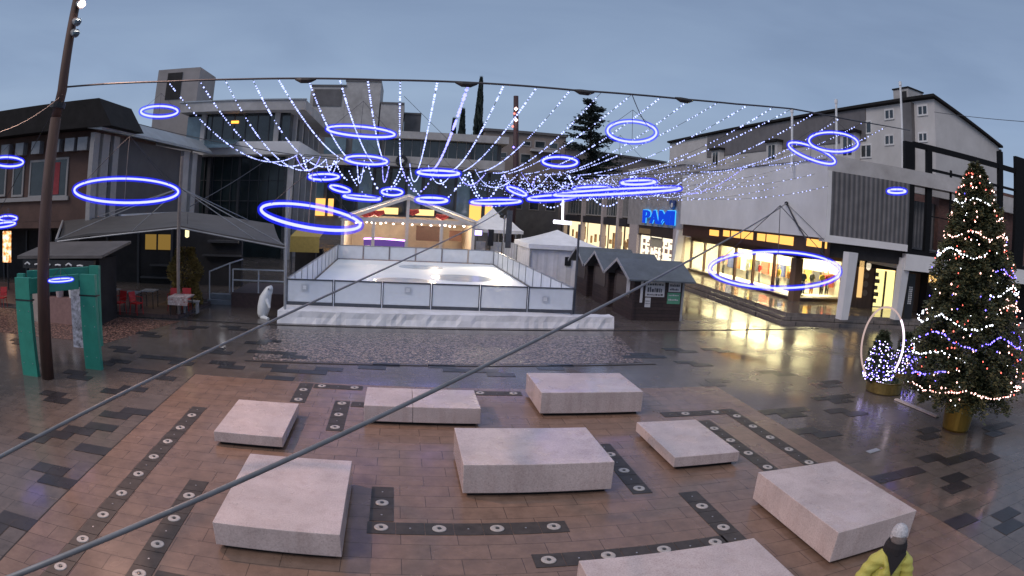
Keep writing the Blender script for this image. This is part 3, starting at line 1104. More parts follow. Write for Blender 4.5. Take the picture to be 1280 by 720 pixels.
# --- pale blocks standing on the skyline
WE = Wall((-16, 104), (8, 104))
for lab, x0, y0, x1, y1, band in (('pale flat-roofed block with a darker top band, leftmost on the skyline behind the gallery', 386, 108, 430, 170, 1),
                                  ('tallest pale tower block on the skyline behind the lit rings', 430, 102, 474, 170, 0),
                                  ('lower pale block stepping down right of the tallest tower', 474.6, 130, 504, 170, 0),
                                  ('small dull grey block at the right end of the stepped towers', 504.6, 141, 526, 172, 2)):
    R = broot('tower_block', WE, lab)
    R['group'] = 'tower blocks on the skyline'
    m = MB(); s0, s1, z0, z1 = WE.rect(x0, y0, x1, y1)
    dd = 0.0 if band != 2 else -2
    WE.box(m, s0, s1, 0, z1, dd - 10, dd); m.build('wall', CONC if band != 2 else CONCD, R)
    if band == 1:
        m = MB(); WE.box(m, s0 + 0.6, s1 - 0.6, z1 - 3.4, z1 - 0.5, dd + 0.003, dd + 0.12); m.build('dark_band', CONCD, R)
    if band == 0 and x0 == 430:
        m = MB(); WE.box(m, s1 + 0.02, s1 + 0.9, z1 - 9, z1 - 4, dd - 2, dd - 0.5); m.build('side_box', CONCD, R)
    m = MB(); WE.box(m, s0 - 0.15, s1 + 0.0, z1 + 0.003, z1 + 0.3, dd - 10, dd + 0.15); m.build('coping', CONCD, R)

# --- beige houses
WF = Wall((6, 112), (27, 112))
R = broot('beige_building', WF, 'beige brick apartment house with small windows behind the tall dark pole')
m = MB(); s0, s1, z0, z1 = WF.rect(604, 167, 706, 240); WF.box(m, s0, s1, 0, z1, -10, 0); m.build('wall', BEIGE, R)
m = MB(); WF.box(m, s0 - 0.3, s1 + 0.3, z1 + 0.003, z1 + 0.45, -10.3, 0.4); m.build('roof', CONCD, R)
for x0, y0, x1, y1 in ((620, 172, 632, 180), (652, 176, 664, 183), (668, 176, 682, 186), (686, 178, 698, 187), (624, 190, 634, 198), (650, 192, 664, 205), (678, 195, 690, 205), (612, 200, 618, 210)):
    a0, a1, b0, b1 = WF.rect(x0, y0, x1, y1)
    window(R, WF, a0, a1, b0, b1, FRAMEL, GLASSD, 0.003, 0.18)
m = MB(); pb(m, WF, 664, 187, 700, 190, 0.003, 1.2); m.build('balcony', CONC, R)

# low dim buildings that close the gaps between the blocks
def filler(name, label, W, z, m_, roofm, wins, d=-8):
    R = broot(name, W, label)
    b = MB(); W.box(b, 0, W.len, 0, z, d, 0); b.build('wall', m_, R)
    b = MB(); W.box(b, -0.3, W.len + 0.3, z + 0.003, z + 0.35, d - 0.3, 0.4); b.build('roof', roofm, R)
    for i in range(wins):
        s = W.len * (i + 0.2) / wins
        window(R, W, s, s + W.len / wins * 0.6, z * 0.55, z * 0.55 + 1.7, FRAMEL, GLASSD, 0.003, 0.12)
    return R


filler('street_building', 'low dark building closing the street at the far end of the plaza', Wall((8, 100), (24.5, 101)), 9.0, CONCD, ROOFD, 6)
filler('brown_house', 'brownish house with dark windows beyond the shop row under the apartment roof', Wall((28, 112), (50, 118)), 16.5, BEIGE, CONCD, 6)
filler('corner_house', 'dim grey house behind the glazed building on the left', Wall((-42, 62), (-24, 62)), 7.5, CONCD, ROOFD, 5)

# --- white shop building on the right
RWW = Wall((21.0, 26.6), (22.6, 49.2))
RWS = Wall((21.0, 26.6), (26.2, 24.9))
R = thing('shop_building', 'large white shop building over a lit arcade, with a dark ribbed corner', 'building', (21, 26.6, 0))
ZB = 4.5
ZT = RWW.pix(1020, 200)[1]
m = MB(); RWW.box(m, 0, RWW.len, ZB, ZT, -3.0, 0); m.build('white_facade', WHITEW, R)
m = MB(); RWW.box(m, -0.02, RWW.len + .1, ZT + 0.003, ZT + 0.28, -3.1, 0.12); m.build('coping', CONC, R)
m = MB(); RWS.box(m, 0.25, RWS.len, ZB + 0.2, RWS.pix(1034, 213)[1], -1.0, 0.06); m.build('ribbed_panel', RIBBED, R)
m = MB(); RWS.box(m, 0.0, RWS.len, ZB - 0.18, ZB + 0.197, -1.0, 0.12); m.build('edge_beam', WHITEW, R)
m = MB(); RWS.box(m, 0.0, RWS.len + 6, RWS.pix(1034, 213)[1] + 0.003, ZT + 0.2, -1.0, 0.02); m.build('upper_band', CONC, R)
m = MB(); RWS.box(m, 0.0, 0.245, ZB + 0.2, RWS.pix(1034, 213)[1], -1.0, 0.1); m.build('corner_trim', WHITEW, R)
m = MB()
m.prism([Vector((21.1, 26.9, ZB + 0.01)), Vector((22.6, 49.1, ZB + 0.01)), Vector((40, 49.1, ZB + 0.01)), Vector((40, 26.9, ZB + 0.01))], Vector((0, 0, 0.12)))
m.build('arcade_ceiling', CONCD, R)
# columns that lean inwards
def leaning(px0, py0, px1, py1, w0, w1):
    b = az(px0, py0, 0.5)
    t = ay(px1, py1, b.y)
    m = MB()
    A = [b + Vector((-w0, -0.25, 0)), b + Vector((w0, -0.25, 0)), b + Vector((w0, 0.25, 0)), b + Vector((-w0, 0.25, 0))]
    B = [Vector((t.x + dx, t.y + dy, 3.95)) for dx, dy in ((-w1, -0.25), (w1, -0.25), (w1, 0.25), (-w1, 0.25))]
    for i in range(4):
        m.face([A[i], A[(i + 1) % 4], B[(i + 1) % 4], B[i]])
    m.face(A[::-1]); m.face(B)
    m.build('leaning_column', WHITEW, R)
leaning(1052, 399, 1064, 312, 0.26, 0.34)
leaning(1119, 399, 1131, 318, 0.26, 0.34)
leaning(843, 338, 851, 290, 0.3, 0.3)

# shop front under the arcade
FLZ = 0.5
K0, K1, K2 = az(862, 338, FLZ), az(992, 376, FLZ), az(1050, 377, FLZ)
SW = Wall((K0.x, K0.y), (K1.x, K1.y))
SS = Wall((K1.x, K1.y), (K2.x, K2.y))
SHOP = thing('clothes_shop', 'brightly lit clothes shop front with red and dark frames under the arcade', 'shop front', K1)
WOODD = mat('dark_red_wood', (0.055, 0.022, 0.018), rough=0.4, var=0.3, scale=3)
PLINTH = mat('shop_plinth', (0.20, 0.18, 0.17), rough=0.4, var=0.15)
SHOPW = mat('shop_white', (0.80, 0.77, 0.70), rough=0.6, var=0.05)
LSHOP = emis('shop_ceiling_light', (1.0, 0.70, 0.36), 36.0)
for W, nb in ((SW, 6), (SS, 1)):
    m = MB(); W.box(m, 0, W.len, FLZ, FLZ + 0.16, -0.3, 0.14); m.build('plinth', WOODD, SHOP)
    m = MB(); W.box(m, 0, W.len, FLZ + 0.163, 0.72, -0.3, 0.22); m.build('sill', PLINTH, SHOP)
    m = MB(); W.box(m, 0, W.len, 0.723, 0.745, -1.5, -0.3); m.build('display_platform', SHOPW, SHOP)
    m = MB(); W.box(m, 0, W.len, 3.12, ZB, -0.25, 0.1); m.build('lintel', WOODD, SHOP)
    m = MB()
    for i in range(nb + 1):
        s = W.len * i / nb
        W.box(m, s - 0.09, s + 0.09, 0.723, 3.117, -0.15, 0.05)
    m.split_build('mullion', WOODD, SHOP)
    for i in range(nb):
        m = MB(); W.box(m, W.len * i / nb + 0.1, W.len * (i + 1) / nb - 0.1, 0.726, 3.115, -0.05, -0.03)
        m.build('shop_window', GLASS, SHOP)
# dark fascia with amber lit panes hung straight under the white facade
bz = 3.55
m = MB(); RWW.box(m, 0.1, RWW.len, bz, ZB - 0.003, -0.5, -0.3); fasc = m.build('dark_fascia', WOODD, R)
for x0, x1, y0, y1 in ((150, 213, 97, 137), (245, 288, 100, 142), (300, 362, 106, 150), (370, 450, 110, 160), (480, 535, 122, 172), (545, 627, 130, 183), (635, 730, 140, 200), (822, 945, 162, 215), (950, 1075, 172, 234)):
    f_ = lambda x, y: (x / 5.54 + 860, y / 5.54 + 270)
    a_, b_ = f_(x0, y0), f_(x1, y1)
    s0, s1, z0, z1 = RWW.rect(a_[0], a_[1], b_[0], b_[1], -0.29)
    m = MB(); RWW.box(m, max(s0, 0.15), s1, max(bz + 0.05, z0), min(z1, ZB - 0.03), -0.297, -0.27); m.build('amber_pane', BAMBER, fasc)
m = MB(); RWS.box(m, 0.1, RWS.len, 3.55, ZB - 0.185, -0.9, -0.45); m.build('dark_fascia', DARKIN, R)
m = MB(); m.box(K1.x - 0.28, K1.x + 0.3, K1.y - 0.28, K1.y + 0.3, FLZ + 0.002, 3.115); m.build('corner_pillar', mat('brown_wood', (0.16, 0.095, 0.06), 0.5, var=0.2, scale=4, stretch=(1, 1, 0.2)), SHOP)
# the room behind the glass
m = MB()
m.box(K1.x + 4.6, K1.x + 4.75, K1.y + 0.6, K0.y, FLZ, 3.4); m.build('back_wall', SHOPW, SHOP)
m = MB(); m.box(K1.x + 0.3, K1.x + 4.6, K0.y, K0.y + 0.1, FLZ, 3.4); m.build('end_wall', SHOPW, SHOP)
m = MB(); m.prism([Vector((K1.x + .1, K1.y + .2, 3.415)), Vector((K0.x + .1, K0.y, 3.415)), Vector((K0.x + 6, K0.y, 3.415)), Vector((K1.x + 4.75, K1.y + .8, 3.415))], Vector((0, 0, 0.05))); m.build('ceiling', SHOPW, SHOP)
for i in range(7):
    y = K1.y + 1.2 + i * (K0.y - K1.y - 2) / 7
    m = MB(); m.box(K1.x + 0.7 + i * 0.18, K1.x + 3.4 + i * 0.1, y, y + 1.4, 3.30, 3.37); m.build('ceiling_light', LSHOP, SHOP)
CL = [(0.75, 0.12, 0.08), (0.06, 0.06, 0.08), (0.75, 0.45, 0.08), (0.8, 0.75, 0.62), (0.35, 0.16, 0.07), (0.08, 0.10, 0.25), (0.7, 0.32, 0.22)]
rs = random.Random(11)
for i in range(14):
    y = K1.y + 1.4 + i * (K0.y - K1.y - 2.4) / 14
    m = MB()
    m.tube([(K1.x + 4.3, y, 2.2), (K1.x + 4.3, y + 1.0, 2.2)], 0.025, 6)
    ro = m.build('clothes_rail', STEEL, SHOP)
    m = MB(); m.box(K1.x + 4.05, K1.x + 4.5, y + 0.05, y + 0.95, 1.15 + 0.3 * rs.random(), 2.17); m.build('hung_clothes', mat('cloth_%d' % (i % 7), CL[i % 7], 0.85, var=0.4, scale=14), ro)

# door bay to the right of the corner window
D0, D1 = az(1060, 383, FLZ), az(1127, 388, FLZ)
SD = Wall((D0.x, D0.y), (D1.x + 1.5, D1.y - 0.3))
R = thing('shop_entrance', 'wood framed shop entrance glowing yellow between the two leaning columns', 'shop front', D0)
m = MB(); s0, s1, z0, z1 = SD.rect(1093, 332, 1119, 384); m.box
SD.box(m, 0, s0 - 0.1, FLZ, 3.0, -0.3, 0); SD.box(m, s1 + 0.1, SD.len, FLZ, 3.0, -0.3, 0); m.split_build('timber_panel', mat('brown_wood', (0.16, 0.095, 0.06), 0.5), R)
m = MB(); SD.box(m, 0, SD.len, 3.003, ZB, -0.3, 0.05); m.build('fascia', DARKIN, R)
m = MB(); SD.box(m, s0 - 0.4, s1 + 1.6, FLZ + 0.05, 2.95, -1.0, -0.9); m.build('lit_interior', emis('entrance_glow', (1.0, 0.66, 0.24), 1.9), R)
do = MB(); SD.box(do, s0 - 0.1, s0, FLZ, 2.997, -0.2, 0.05); SD.box(do, s1, s1 + 0.1, FLZ, 2.997, -0.2, 0.05); SD.box(do, (s0 + s1) / 2 - 0.05, (s0 + s1) / 2 + 0.05, FLZ, 2.9, -0.12, 0.02)
d_ = do.split_build('door_frame', WOODD, R)[0]
m = MB(); SD.box(m, s0 + 0.01, (s0 + s1) / 2 - 0.06, FLZ + 0.01, 2.9, -0.08, -0.05); SD.box(m, (s0 + s1) / 2 + 0.06, s1 - 0.01, FLZ + 0.01, 2.9, -0.08, -0.05); m.split_build('door_glass', GLASS, d_)
m = MB()
for k in range(5):
    SD.box(m, s0 + 0.25, s0 + 0.55 + 0.12 * (k % 2), 0.8 + k * 0.42, 1.05 + k * 0.42, -0.7, -0.5)
m.split_build('display_goods', mat('brown_goods', (0.25, 0.13, 0.05), 0.7), R)
s, z = SD.pix(1086, 332, 0.05)
m = MB(); m.prism([SD.pt(s + 0.2 * math.cos(a * PI / 8), z + 0.3 * math.sin(a * PI / 8), 0.01) for a in range(16)], SD.n * 0.04); m.build('round_sign', emis('pale_sign', (1.0, 0.85, 0.6), 0.8), R)
m = MB()
for k in range(3):
    z2 = z - 0.62 - k * 0.55
    m.prism([SD.pt(s - 0.1 + 0.2 * math.cos(a * PI / 6), z2 + 0.2 * math.sin(a * PI / 6), 0.01) for a in range(12)], SD.n * 0.03)
m.split_build('wall_ornament', mat('pale_brown', (0.32, 0.25, 0.19), 0.6), R)
m = MB(); pb(m, SD, 1063, 326, 1067, 372, 0.003, 0.05); pb(m, SD, 1073, 326, 1079, 372, 0.003, 0.05); m.split_build('lit_side_panel', emis('entrance_glow2', (1.0, 0.62, 0.24), 0.8), R)

# raised pavement with three steps in front of the arcade
S0, S1, S2 = az(853, 352), az(985, 408), az(1062, 404)
for k in range(3):
    z1 = 0.5 - 0.16 * (2 - k) - (0.02 if k == 0 else 0)
    off = 0.42 * (2 - k)
    P = [Vector((19.1 - off, 27.0 - off * 0.9, 0)), Vector((20.8 - off, 52, 0)), Vector((20.8 - off, 98, 0)), Vector((60, 98, 0)), Vector((60, 22.0 - off, 0)), Vector((30, 25.2 - off, 0))]
    # the corner follows the kerb read in the photograph
    m = MB(); m.prism([Vector((p.x, p.y, 0.0 if k == 0 else z1 - 0.158)) for p in P], Vector((0, 0, z1 if k == 0 else 0.158)))
    structure(m.build('raised_pavement' if k == 2 else 'pavement_step', brickmat('step_stone', (0.20, 0.165, 0.145), (0.16, 0.135, 0.12), (0.05, 0.045, 0.04), 0.9, 0.45, 0.006, uv=False, r0=0.05, r1=0.2, wetscale=0.5, bump=0.12, spec=0.6)))

# --- the corner shop with the blue sign and the row behind it
PW = Wall((23.2, 50.0), (24.6, 98))
R = thing('blue_sign_shop', 'pale slatted shop corner carrying the blue lit PAMI sign', 'building', (23.2, 50, 0))
s0, s1, z0, z1 = PW.rect(786, 212, 850, 283)
ZR = 9.7
m = MB(); PW.box(m, 0, s1, z0, ZR, -6, 0.0); m.build('slatted_wall', SLATS, R)
m = MB(); PW.box(m, -0.05, s1 + .05, ZR + .003, ZR + 0.3, -6.1, 0.15); m.build('coping', CONC, R)
for x0, x1 in ((786, 796), (841, 850)):
    m = MB(); a, b, _, _ = PW.rect(x0, 290, x1, 320); PW.box(m, a, b, FLZ, z0 - 0.003, -0.5, 0.05); m.build('column', mat('pinkish_render', (0.46, 0.40, 0.39), 0.7), R)
a, b, c_, d_ = PW.rect(797, 283, 840, 296)
m = MB(); PW.box(m, a, b, c_, z0 - 0.003, -0.4, -0.1); m.build('sign_band', mat('sign_dark', (0.05, 0.035, 0.03), 0.5), R)
m = MB(); PW.box(m, a + (b - a) * 0.62, b - 0.3, c_ + 0.15, z0 - 0.3, -0.09, -0.05); m.build('shop_board', mat('board_gold', (0.35, 0.24, 0.12), 0.5), R)
wn = emis('shop_window_glow', (1.0, 0.86, 0.62), 1.25)
m = MB(); PW.box(m, a + 0.1, b - 0.1, FLZ + 0.3, c_ - 0.003, -0.5, -0.42); po = m.build('lit_window', wn, R)
stick = mat('window_sticker', (0.55, 0.38, 0.30), 0.6)
m = MB()
rs = random.Random(5)
for r_ in range(3):
    for k in range(7):
        sa = a + 0.5 + k * (b - a - 0.8) / 7
        if rs.random() < 0.8:
            zc = FLZ + 0.55 + r_ * 0.62
            h_ = 0.4
            PW.box(m, sa, sa + 0.2, zc, zc + h_, -0.415, -0.39)
            PW.box(m, sa + 0.2, sa + 0.75, zc + (0 if rs.random() < .5 else h_ - 0.14), zc + (0.14 if rs.random() < .5 else h_), -0.414, -0.391)
m.split_build('window_sticker', stick, po)
m = MB(); PW.box(m, a + (b - a) * 0.33, a + (b - a) * 0.66, c_ - 1.0, c_ - 0.1, -0.413, -0.38); m.build('window_notice', mat('notice', (0.5, 0.45, 0.33), 0.6), po)
for fx in (0.0, 0.33, 0.66, 0.985):
    m = MB(); PW.box(m, a + (b - a) * fx, a + (b - a) * fx + 0.12, FLZ, c_ - 0.004, -0.379, -0.3); m.build('mullion', FRAMEL, R)
# blue letters standing off the wall
sgn = thing('blue_letter_sign', 'blue glowing sign reading PAMI with a small blue emblem above its end', 'sign', PW.pt(*PW.pix(822, 279)))
LB_ = emis('sign_blue', (0.008, 0.055, 0.62), 0.9)
LC_ = emis('sign_cyan', (0.05, 0.45, 1.0), 1.3)
sa, za = PW.pix(803, 279, 0.3); sb, zb = PW.pix(842, 279, 0.3)
sl_, sr_ = max(sa, sb), min(sa, sb)
hgt = PW.pix(822, 263, 0.3)[1] - PW.pix(822, 280, 0.3)[1]
mid = PW.pt((sa + sb) / 2, PW.pix(822, 280, 0.3)[1], 0.25)
wid = abs(sa - sb)
for ch, f0, f1 in (('P', 0.0, 0.22), ('A', 0.25, 0.51), ('M', 0.55, 0.845), ('I', 0.905, 0.985)):
    for k, (mm_, dn, gr) in enumerate(((LB_, 0.0, 1.0), (LC_, -0.12, 1.04))):
        T = text_mesh('sign_letter' if k == 0 else 'letter_glow', ch, 1.0, 0.05, mm_, Matrix.Identity(4), None, 0.014)
        xs = [v.co.x for v in T.data.vertices]; ys = [v.co.y for v in T.data.vertices]
        fx, fy = wid * (f1 - f0) / (max(xs) - min(xs)), hgt / (max(ys) - min(ys))
        o_ = mid + PW.n * dn - PW.u * (wid * ((f0 + f1) / 2 - 0.5)) + (PW.u * 0.12 if k else Vector())
        T.data.transform(frame_matrix(o_, -PW.u, Vector((0, 0, 1))) @ Matrix.Diagonal((fx * gr, fy * gr, 2.0, 1)) @ Matrix.Translation((-(max(xs) + min(xs)) / 2, -min(ys), 0)))
        T.parent = sgn; T.matrix_parent_inverse = world(sgn).inverted()
m = MB()
EM = mat('emblem_blue', (0.05, 0.09, 0.28), 0.4)
s_, z_ = PW.pix(839, 263, 0.3)
pr = [(-1.15, 0.95), (-0.5, 1.0), (0, 0.55), (0.5, 1.0), (1.15, 0.95), (0.75, 0.35), (0.3, 0.02), (-0.3, 0.02), (-0.75, 0.35)]
m.prism([PW.pt(s_ + q * 0.62, z_ + 0.12 + r_ * 0.8, 0.12) for q, r_ in pr], PW.n * 0.14)
eo = m.build('emblem', EM, sgn)
m = MB()
m.prism([PW.pt(s_ + 0.24 * math.cos(q * PI / 8), z_ + 0.47 + 0.22 * math.sin(q * PI / 8), 0.262) for q in range(16)], PW.n * 0.02)
m.build('emblem_eye', WHITEPAINT, eo)

R = thing('shop_row', 'two storey row of shops with a glazed upper floor left of the blue sign', 'building', PW.pt(s1 + 1, 0))
e0 = s1 + 0.1
m = MB(); PW.box(m, e0, PW.len, 8.2, ZR - 0.2, -6, 0.3); m.build('roof_band', CONC, R)
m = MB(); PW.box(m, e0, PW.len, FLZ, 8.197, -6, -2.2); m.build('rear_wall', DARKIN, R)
cols_ = [PW.pix(px, 290)[0] for px in (772, 752.5, 727, 705, 690, 680)]
for s in cols_:
    if s < PW.len:
        m = MB(); PW.box(m, s - 0.35, s + 0.35, FLZ, 8.197, -0.4, 0.15); m.build('column', mat('pinkish_render', (0.46, 0.40, 0.39), 0.7), R)
cols_ = [e0] + cols_
for i in range(len(cols_) - 1):
    s0_, s1_ = cols_[i] + 0.36, cols_[i + 1] - 0.36
    if s1_ - s0_ < 0.5 or s1_ > PW.len: continue
    fo = window(R, PW, s0_, s1_, 4.7, 8.1, FRAMEL, mat('office_glass', (0.07, 0.085, 0.09), 0.1, var=0.6, scale=0.6), -0.35, 0.14, bars=5)
    m = MB(); PW.box(m, s0_, s1_, 3.7, 4.6, -0.4, 0.02); m.build('fascia', mat('fascia_dark', (0.035, 0.033, 0.04), 0.5), R)
    m = MB(); PW.box(m, s0_ + 0.1, s1_ - 0.1, FLZ + 0.2, 3.65, -0.9, -0.8); go = m.build('lit_window', emis('row_glow', (1.0, 0.78, 0.45), 1.15) if i < 4 else GLASSD, R)
    m = MB()
    for k in range(4):
        sq = s0_ + 0.3 + (s1_ - s0_) * k / 4.4
        PW.box(m, sq, sq + 0.35 + 0.3 * rs.random(), FLZ + 0.4 + 0.6 * rs.random(), 1.9 + 1.2 * rs.random(), -0.79, -0.6)
    m.split_build('window_goods', mat('shop_goods', (0.42, 0.26, 0.12), 0.7, var=0.5, scale=3), go)

# --- long apartment house behind
AW = Wall((45, 38.9), (45, 104))
AE = Wall((45, 38.9), (57, 38.0))
R = thing('apartment_house', 'long pale apartment house with a dark recessed top floor behind the white shop', 'building', (45, 38.9, 0))
APW = mat('apartment_render', (0.56, 0.54, 0.53), 0.8, var=0.1, scale=0.5, dirt=0.4)
ATT = mat('attic_dark', (0.15, 0.14, 0.145), 0.7, var=0.2, scale=0.5)
ztop = AW.pix(1168, 117)[1]
m = MB()
ge = 11.2
m.prism([AW.pt(0, 0), AE.pt(ge, 0), AE.pt(ge, ztop - 3.0), AW.pt(0, ztop - 0.4)], AW.u * AW.len)
m.build('wall', APW, R)
m = MB()
m.prism([AW.pt(-0.4, ztop - 0.397, 0.5), AW.pt(-0.4, ztop - 0.12, 0.5), AE.pt(ge + 0.4, ztop - 2.78, 0.4), AE.pt(ge + 0.4, ztop - 3.0, 0.4)], AW.u * (AW.len + 0.6))
m.build('roof', ROOFD, R)
sA, sB = AW.pix(1083, 170)[0], AW.pix(885, 170)[0]
m = MB(); AW.box(m, sA, min(sB, AW.len - 3), ztop - 4.0, ztop - 0.5, 0.003, 0.12); m.build('recessed_attic', ATT, R)
n = 9
for i in range(n):
    s = sA + 1.5 + i * (AW.len - sA - 6) / n
    fr = window(R, AW, s, s + 1.7, ztop - 7.0, ztop - 5.4, CONCD, GLASSD, 0.003, 0.15, bars=1)
    if i % 3 == 0:
        m = MB(); AW.box(m, s - 0.5, s + 2.2, ztop - 6.6, ztop - 3.2, 0.125, 0.9); do = m.build('dormer', APW, R)
        m = MB(); AW.box(m, s - 0.8, s + 2.5, ztop - 3.197, ztop - 2.9, 0.0 + 0.13, 1.3); m.build('dormer_roof', ROOFD, do)
        m = MB(); AW.box(m, s + 0.1, s + 0.7, ztop - 5.6, ztop - 3.6, 0.903, 0.95); AW.box(m, s + 1.0, s + 1.6, ztop - 5.6, ztop - 3.6, 0.903, 0.95); m.split_build('pane', GLASSD, do)
for x0, y0, x1, y1 in ((1106, 136, 1118, 150), (1147, 131, 1160, 145), (1106, 168, 1118, 182), (1148, 165, 1160, 178), (1076, 151, 1090, 168), (1076, 180, 1090, 198)):
    a, b, c_, d_ = AW.rect(x0, y0, x1, y1)
    window(R, AW, a, b, c_, d_, WHITEW, GLASSD, 0.003, 0.16, bars=1)
m = MB(); pb(m, AW, 1129, 128, 1140, 210, 0.003, 0.5); m.build('service_shaft', CONCD, R)
m = MB(); a, b, c_, d_ = AW.rect(1105, 107, 1124, 120); AW.box(m, a, b, ztop - 0.3, d_, -4, -1.5); ro = m.build('roof_hut', CONC, R)
m = MB(); AW.box(m, a + .3, a + 1.0, ztop, d_ - 0.3, -1.497, -1.45); m.build('hut_door', DARKIN, ro)
m = MB(); AW.box(m, a - .1, b + .1, d_ + .003, d_ + 0.15, -4.1, -1.4); m.build('hut_roof', ROOFD, ro)
m = MB(); AE.box(m, ge + 0.02, ge + 0.3, 4, ztop - 3.2, -0.3, 0.2); m.build('downpipe', FRAMEDK, R)
m = MB()
for k in range(3):
    AW.box(m, 0, AW.len, ztop - 7.9 - k * 3.0, ztop - 7.75 - k * 3.0, 0.003, 0.1)
m.split_build('string_course', CONC, R)

# --- black steel pergola on the first floor terrace at the right
BLACKST = mat('black_steel', (0.008, 0.008, 0.009), rough=0.6, spec=0.15)
PG = Wall((26.3, 24.9), (37.5, 22.2))
R = thing('steel_pergola', 'black steel pergola frame on the terrace behind the decorated fir tree', 'pergola', PG.pt(0, 3.5))
zt_ = PG.pix(1137, 177)[1]; zb_ = PG.pix(1130, 311)[1]
for px0, px1, y0 in ((1131, 1143, 177), (1159, 1165, 190), (1249, 1254, 172), (1270, 1282, 165)):
    m = MB(); a, b, _, _ = PG.rect(px0, 240, px1, 260); PG.box(m, a, b, zb_, zt_ if px0 < 1200 else zt_ + 0.9, -0.3, 0); m.build('post', BLACKST, R)
for y0, y1, pa, pb_ in ((180, 188, 1143, 1284), (209, 213, 1165, 1284)):
    m = MB(); a = PG.pix(pa, 200)[0]; b = PG.pix(pb_, 200)[0]; zc = PG.pix(1160, (y0 + y1) / 2)[1]
    PG.box(m, a + 0.01, b - 0.01, zc - 0.16 if y0 < 200 else zc - 0.07, zc + 0.16 if y0 < 200 else zc + 0.07, -0.26, -0.04); m.build('beam', BLACKST, R)
m = MB(); PG.box(m, PG.pix(1189, 240)[0], PG.pix(1191, 240)[0], zb_, zt_ - 1.1, -0.2, -0.1); m.build('thin_post', BLACKST, R)
m = MB(); a = PG.pix(1165, 260)[0]; PG.box(m, a + .01, PG.pix(1189, 260)[0] - .01, zb_ + 2.0, zb_ + 2.06, -0.2, -0.1); m.build('rail', BLACKST, R)
m = MB(); PG.box(m, -0.1, PG.len + 6, zb_ - 0.25, zb_ - 0.003, -2.5, -0.001); m.build('bottom_beam', BLACKST, R)
R = thing('terrace_building', 'dim right-hand building with a red brick upper wall and a white beam behind the pergola', 'building', PG.pt(0, 0, -4))
m = MB(); PG.box(m, -0.1, PG.len + 20, 3.3, zb_ - 0.253, -9, 0.05); m.build('terrace_slab', WHITEW, R)
m = MB(); a = PG.pix(1192, 260)[0]; PG.box(m, a + 2, PG.len + 20, zb_, zb_ + 5.0, -9, -4.5); m.build('brick_wall', BRICK, R)
m = MB(); PG.box(m, -1, a + 2.0 - 0.003, zb_, zb_ + 3.2, -9, -5); m.build('ribbed_wall', RIBBED, R)
m = MB(); PG.box(m, -1, PG.len + 20, zb_ + 3.6, zb_ + 4.7, -4.4, -4.0); m.build('white_beam', CONC, R)
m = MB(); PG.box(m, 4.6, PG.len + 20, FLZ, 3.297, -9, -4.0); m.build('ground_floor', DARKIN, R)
a0_, b0_, c0_, d0_ = PG.rect(1140, 330, 1165, 382, -3.9)
m = MB(); PG.box(m, 4.7, 6.2, 2.5, 3.0, -3.99, -3.9); m.build('lit_sign_band', emis('dim_amber', (1.0, 0.6, 0.2), 0.9), R)
# vertical banner with white lettering
bn = thing('vertical_banner', 'black upright banner with white letters beside the right leaning column', 'banner', az(1138, 388, FLZ))
W2 = Wall((27.2, 25.6), (28.4, 25.3))
a, b, c_, d_ = W2.rect(1133, 342, 1143, 384)
m = MB(); W2.box(m, a, b, FLZ, d_, -0.06, 0); m.build('banner_sheet', BLACKMET, bn)
m = MB()
rs = random.Random(9)
for k in range(9):
    z = FLZ + 0.85 + k * 0.115
    for q in range(3):
        W2.box(m, a + (b - a) * (0.3 + 0.16 * q), a + (b - a) * (0.3 + 0.16 * q) + 0.05 + 0.02 * rs.random(), z, z + 0.085, 0.003, 0.012)
m.build('lettering', WHITEPAINT, bn)

# roof masts of the shop building
for i, (px, yt, yb, lab) in enumerate(((990, 136, 215, 'thin white mast where the front light cable reaches the white shop roof'),
                                       (1045, 124, 208, 'thin white mast on the white shop roof beside two tilted light rings'),
                                       (1125, 102, 240, 'tallest white roof mast, standing in front of the apartment windows'))):
    y_ = (30, 28, 26)[i]
    t = ay(px, yt, y_); b = ay(px, yb, y_)
    m = MB(); m.tube([(t.x, y_, min(b.z, ZT)), (t.x, y_, t.z)], 0.07, 8); m.tube([(t.x, y_, t.z - 0.25), (t.x, y_, t.z - 0.02)], 0.1, 8)
    tag(m.build('roof_mast', WHITEPAINT), lab, 'mast', 'white masts on the shop roof')
# ------------------------------------------------------------------ tents and pavilion behind the rink
PAVW = mat('pavilion_white', (0.62, 0.58, 0.55), 0.6, var=0.08)
Y0 = 49.6
R = thing('gable_pavilion', 'white framed glass pavilion with a gable roof and warm lights behind the rink', 'pavilion', (0.2, Y0, 0))
xl, xr = ay(428, 300, Y0).x, ay(591, 300, Y0).x
xm = ay(508, 300, Y0).x
ze, za_ = 3.55, 5.35
DEP = 9.0
m = MB()
for sx in (-1, 1):
    e = Vector((xl - 0.35 if sx < 0 else xr + 0.35, Y0 - 0.3, ze - 0.1)); a = Vector((xm, Y0 - 0.3, za_))
    m.prism([e, a, a + Vector((0, 0, 0.14)), e + Vector((0, 0, 0.14))], Vector((0, DEP + .6, 0)))
m.build('roof', CANVAS, R)
for x in (xl, xl + (xm - xl) * 0.48, xm, xm + (xr - xm) * 0.52, xr):
    top = ze if abs(x - xm) > 0.1 else za_ - 0.1
    m = MB(); m.box(x - 0.12, x + 0.12, Y0 - 0.12, Y0 + 0.12, 0, top - 0.003); m.build('post', PAVW, R)
m = MB(); m.box(xl - 0.2, xm - 0.125, Y0 - 0.14, Y0 + 0.1, ze - 0.30, ze); m.build('tie_beam', PAVW, R)
m = MB(); m.box(xm + 0.125, xr + 0.2, Y0 - 0.14, Y0 + 0.1, ze - 0.30, ze); m.build('tie_beam', PAVW, R)
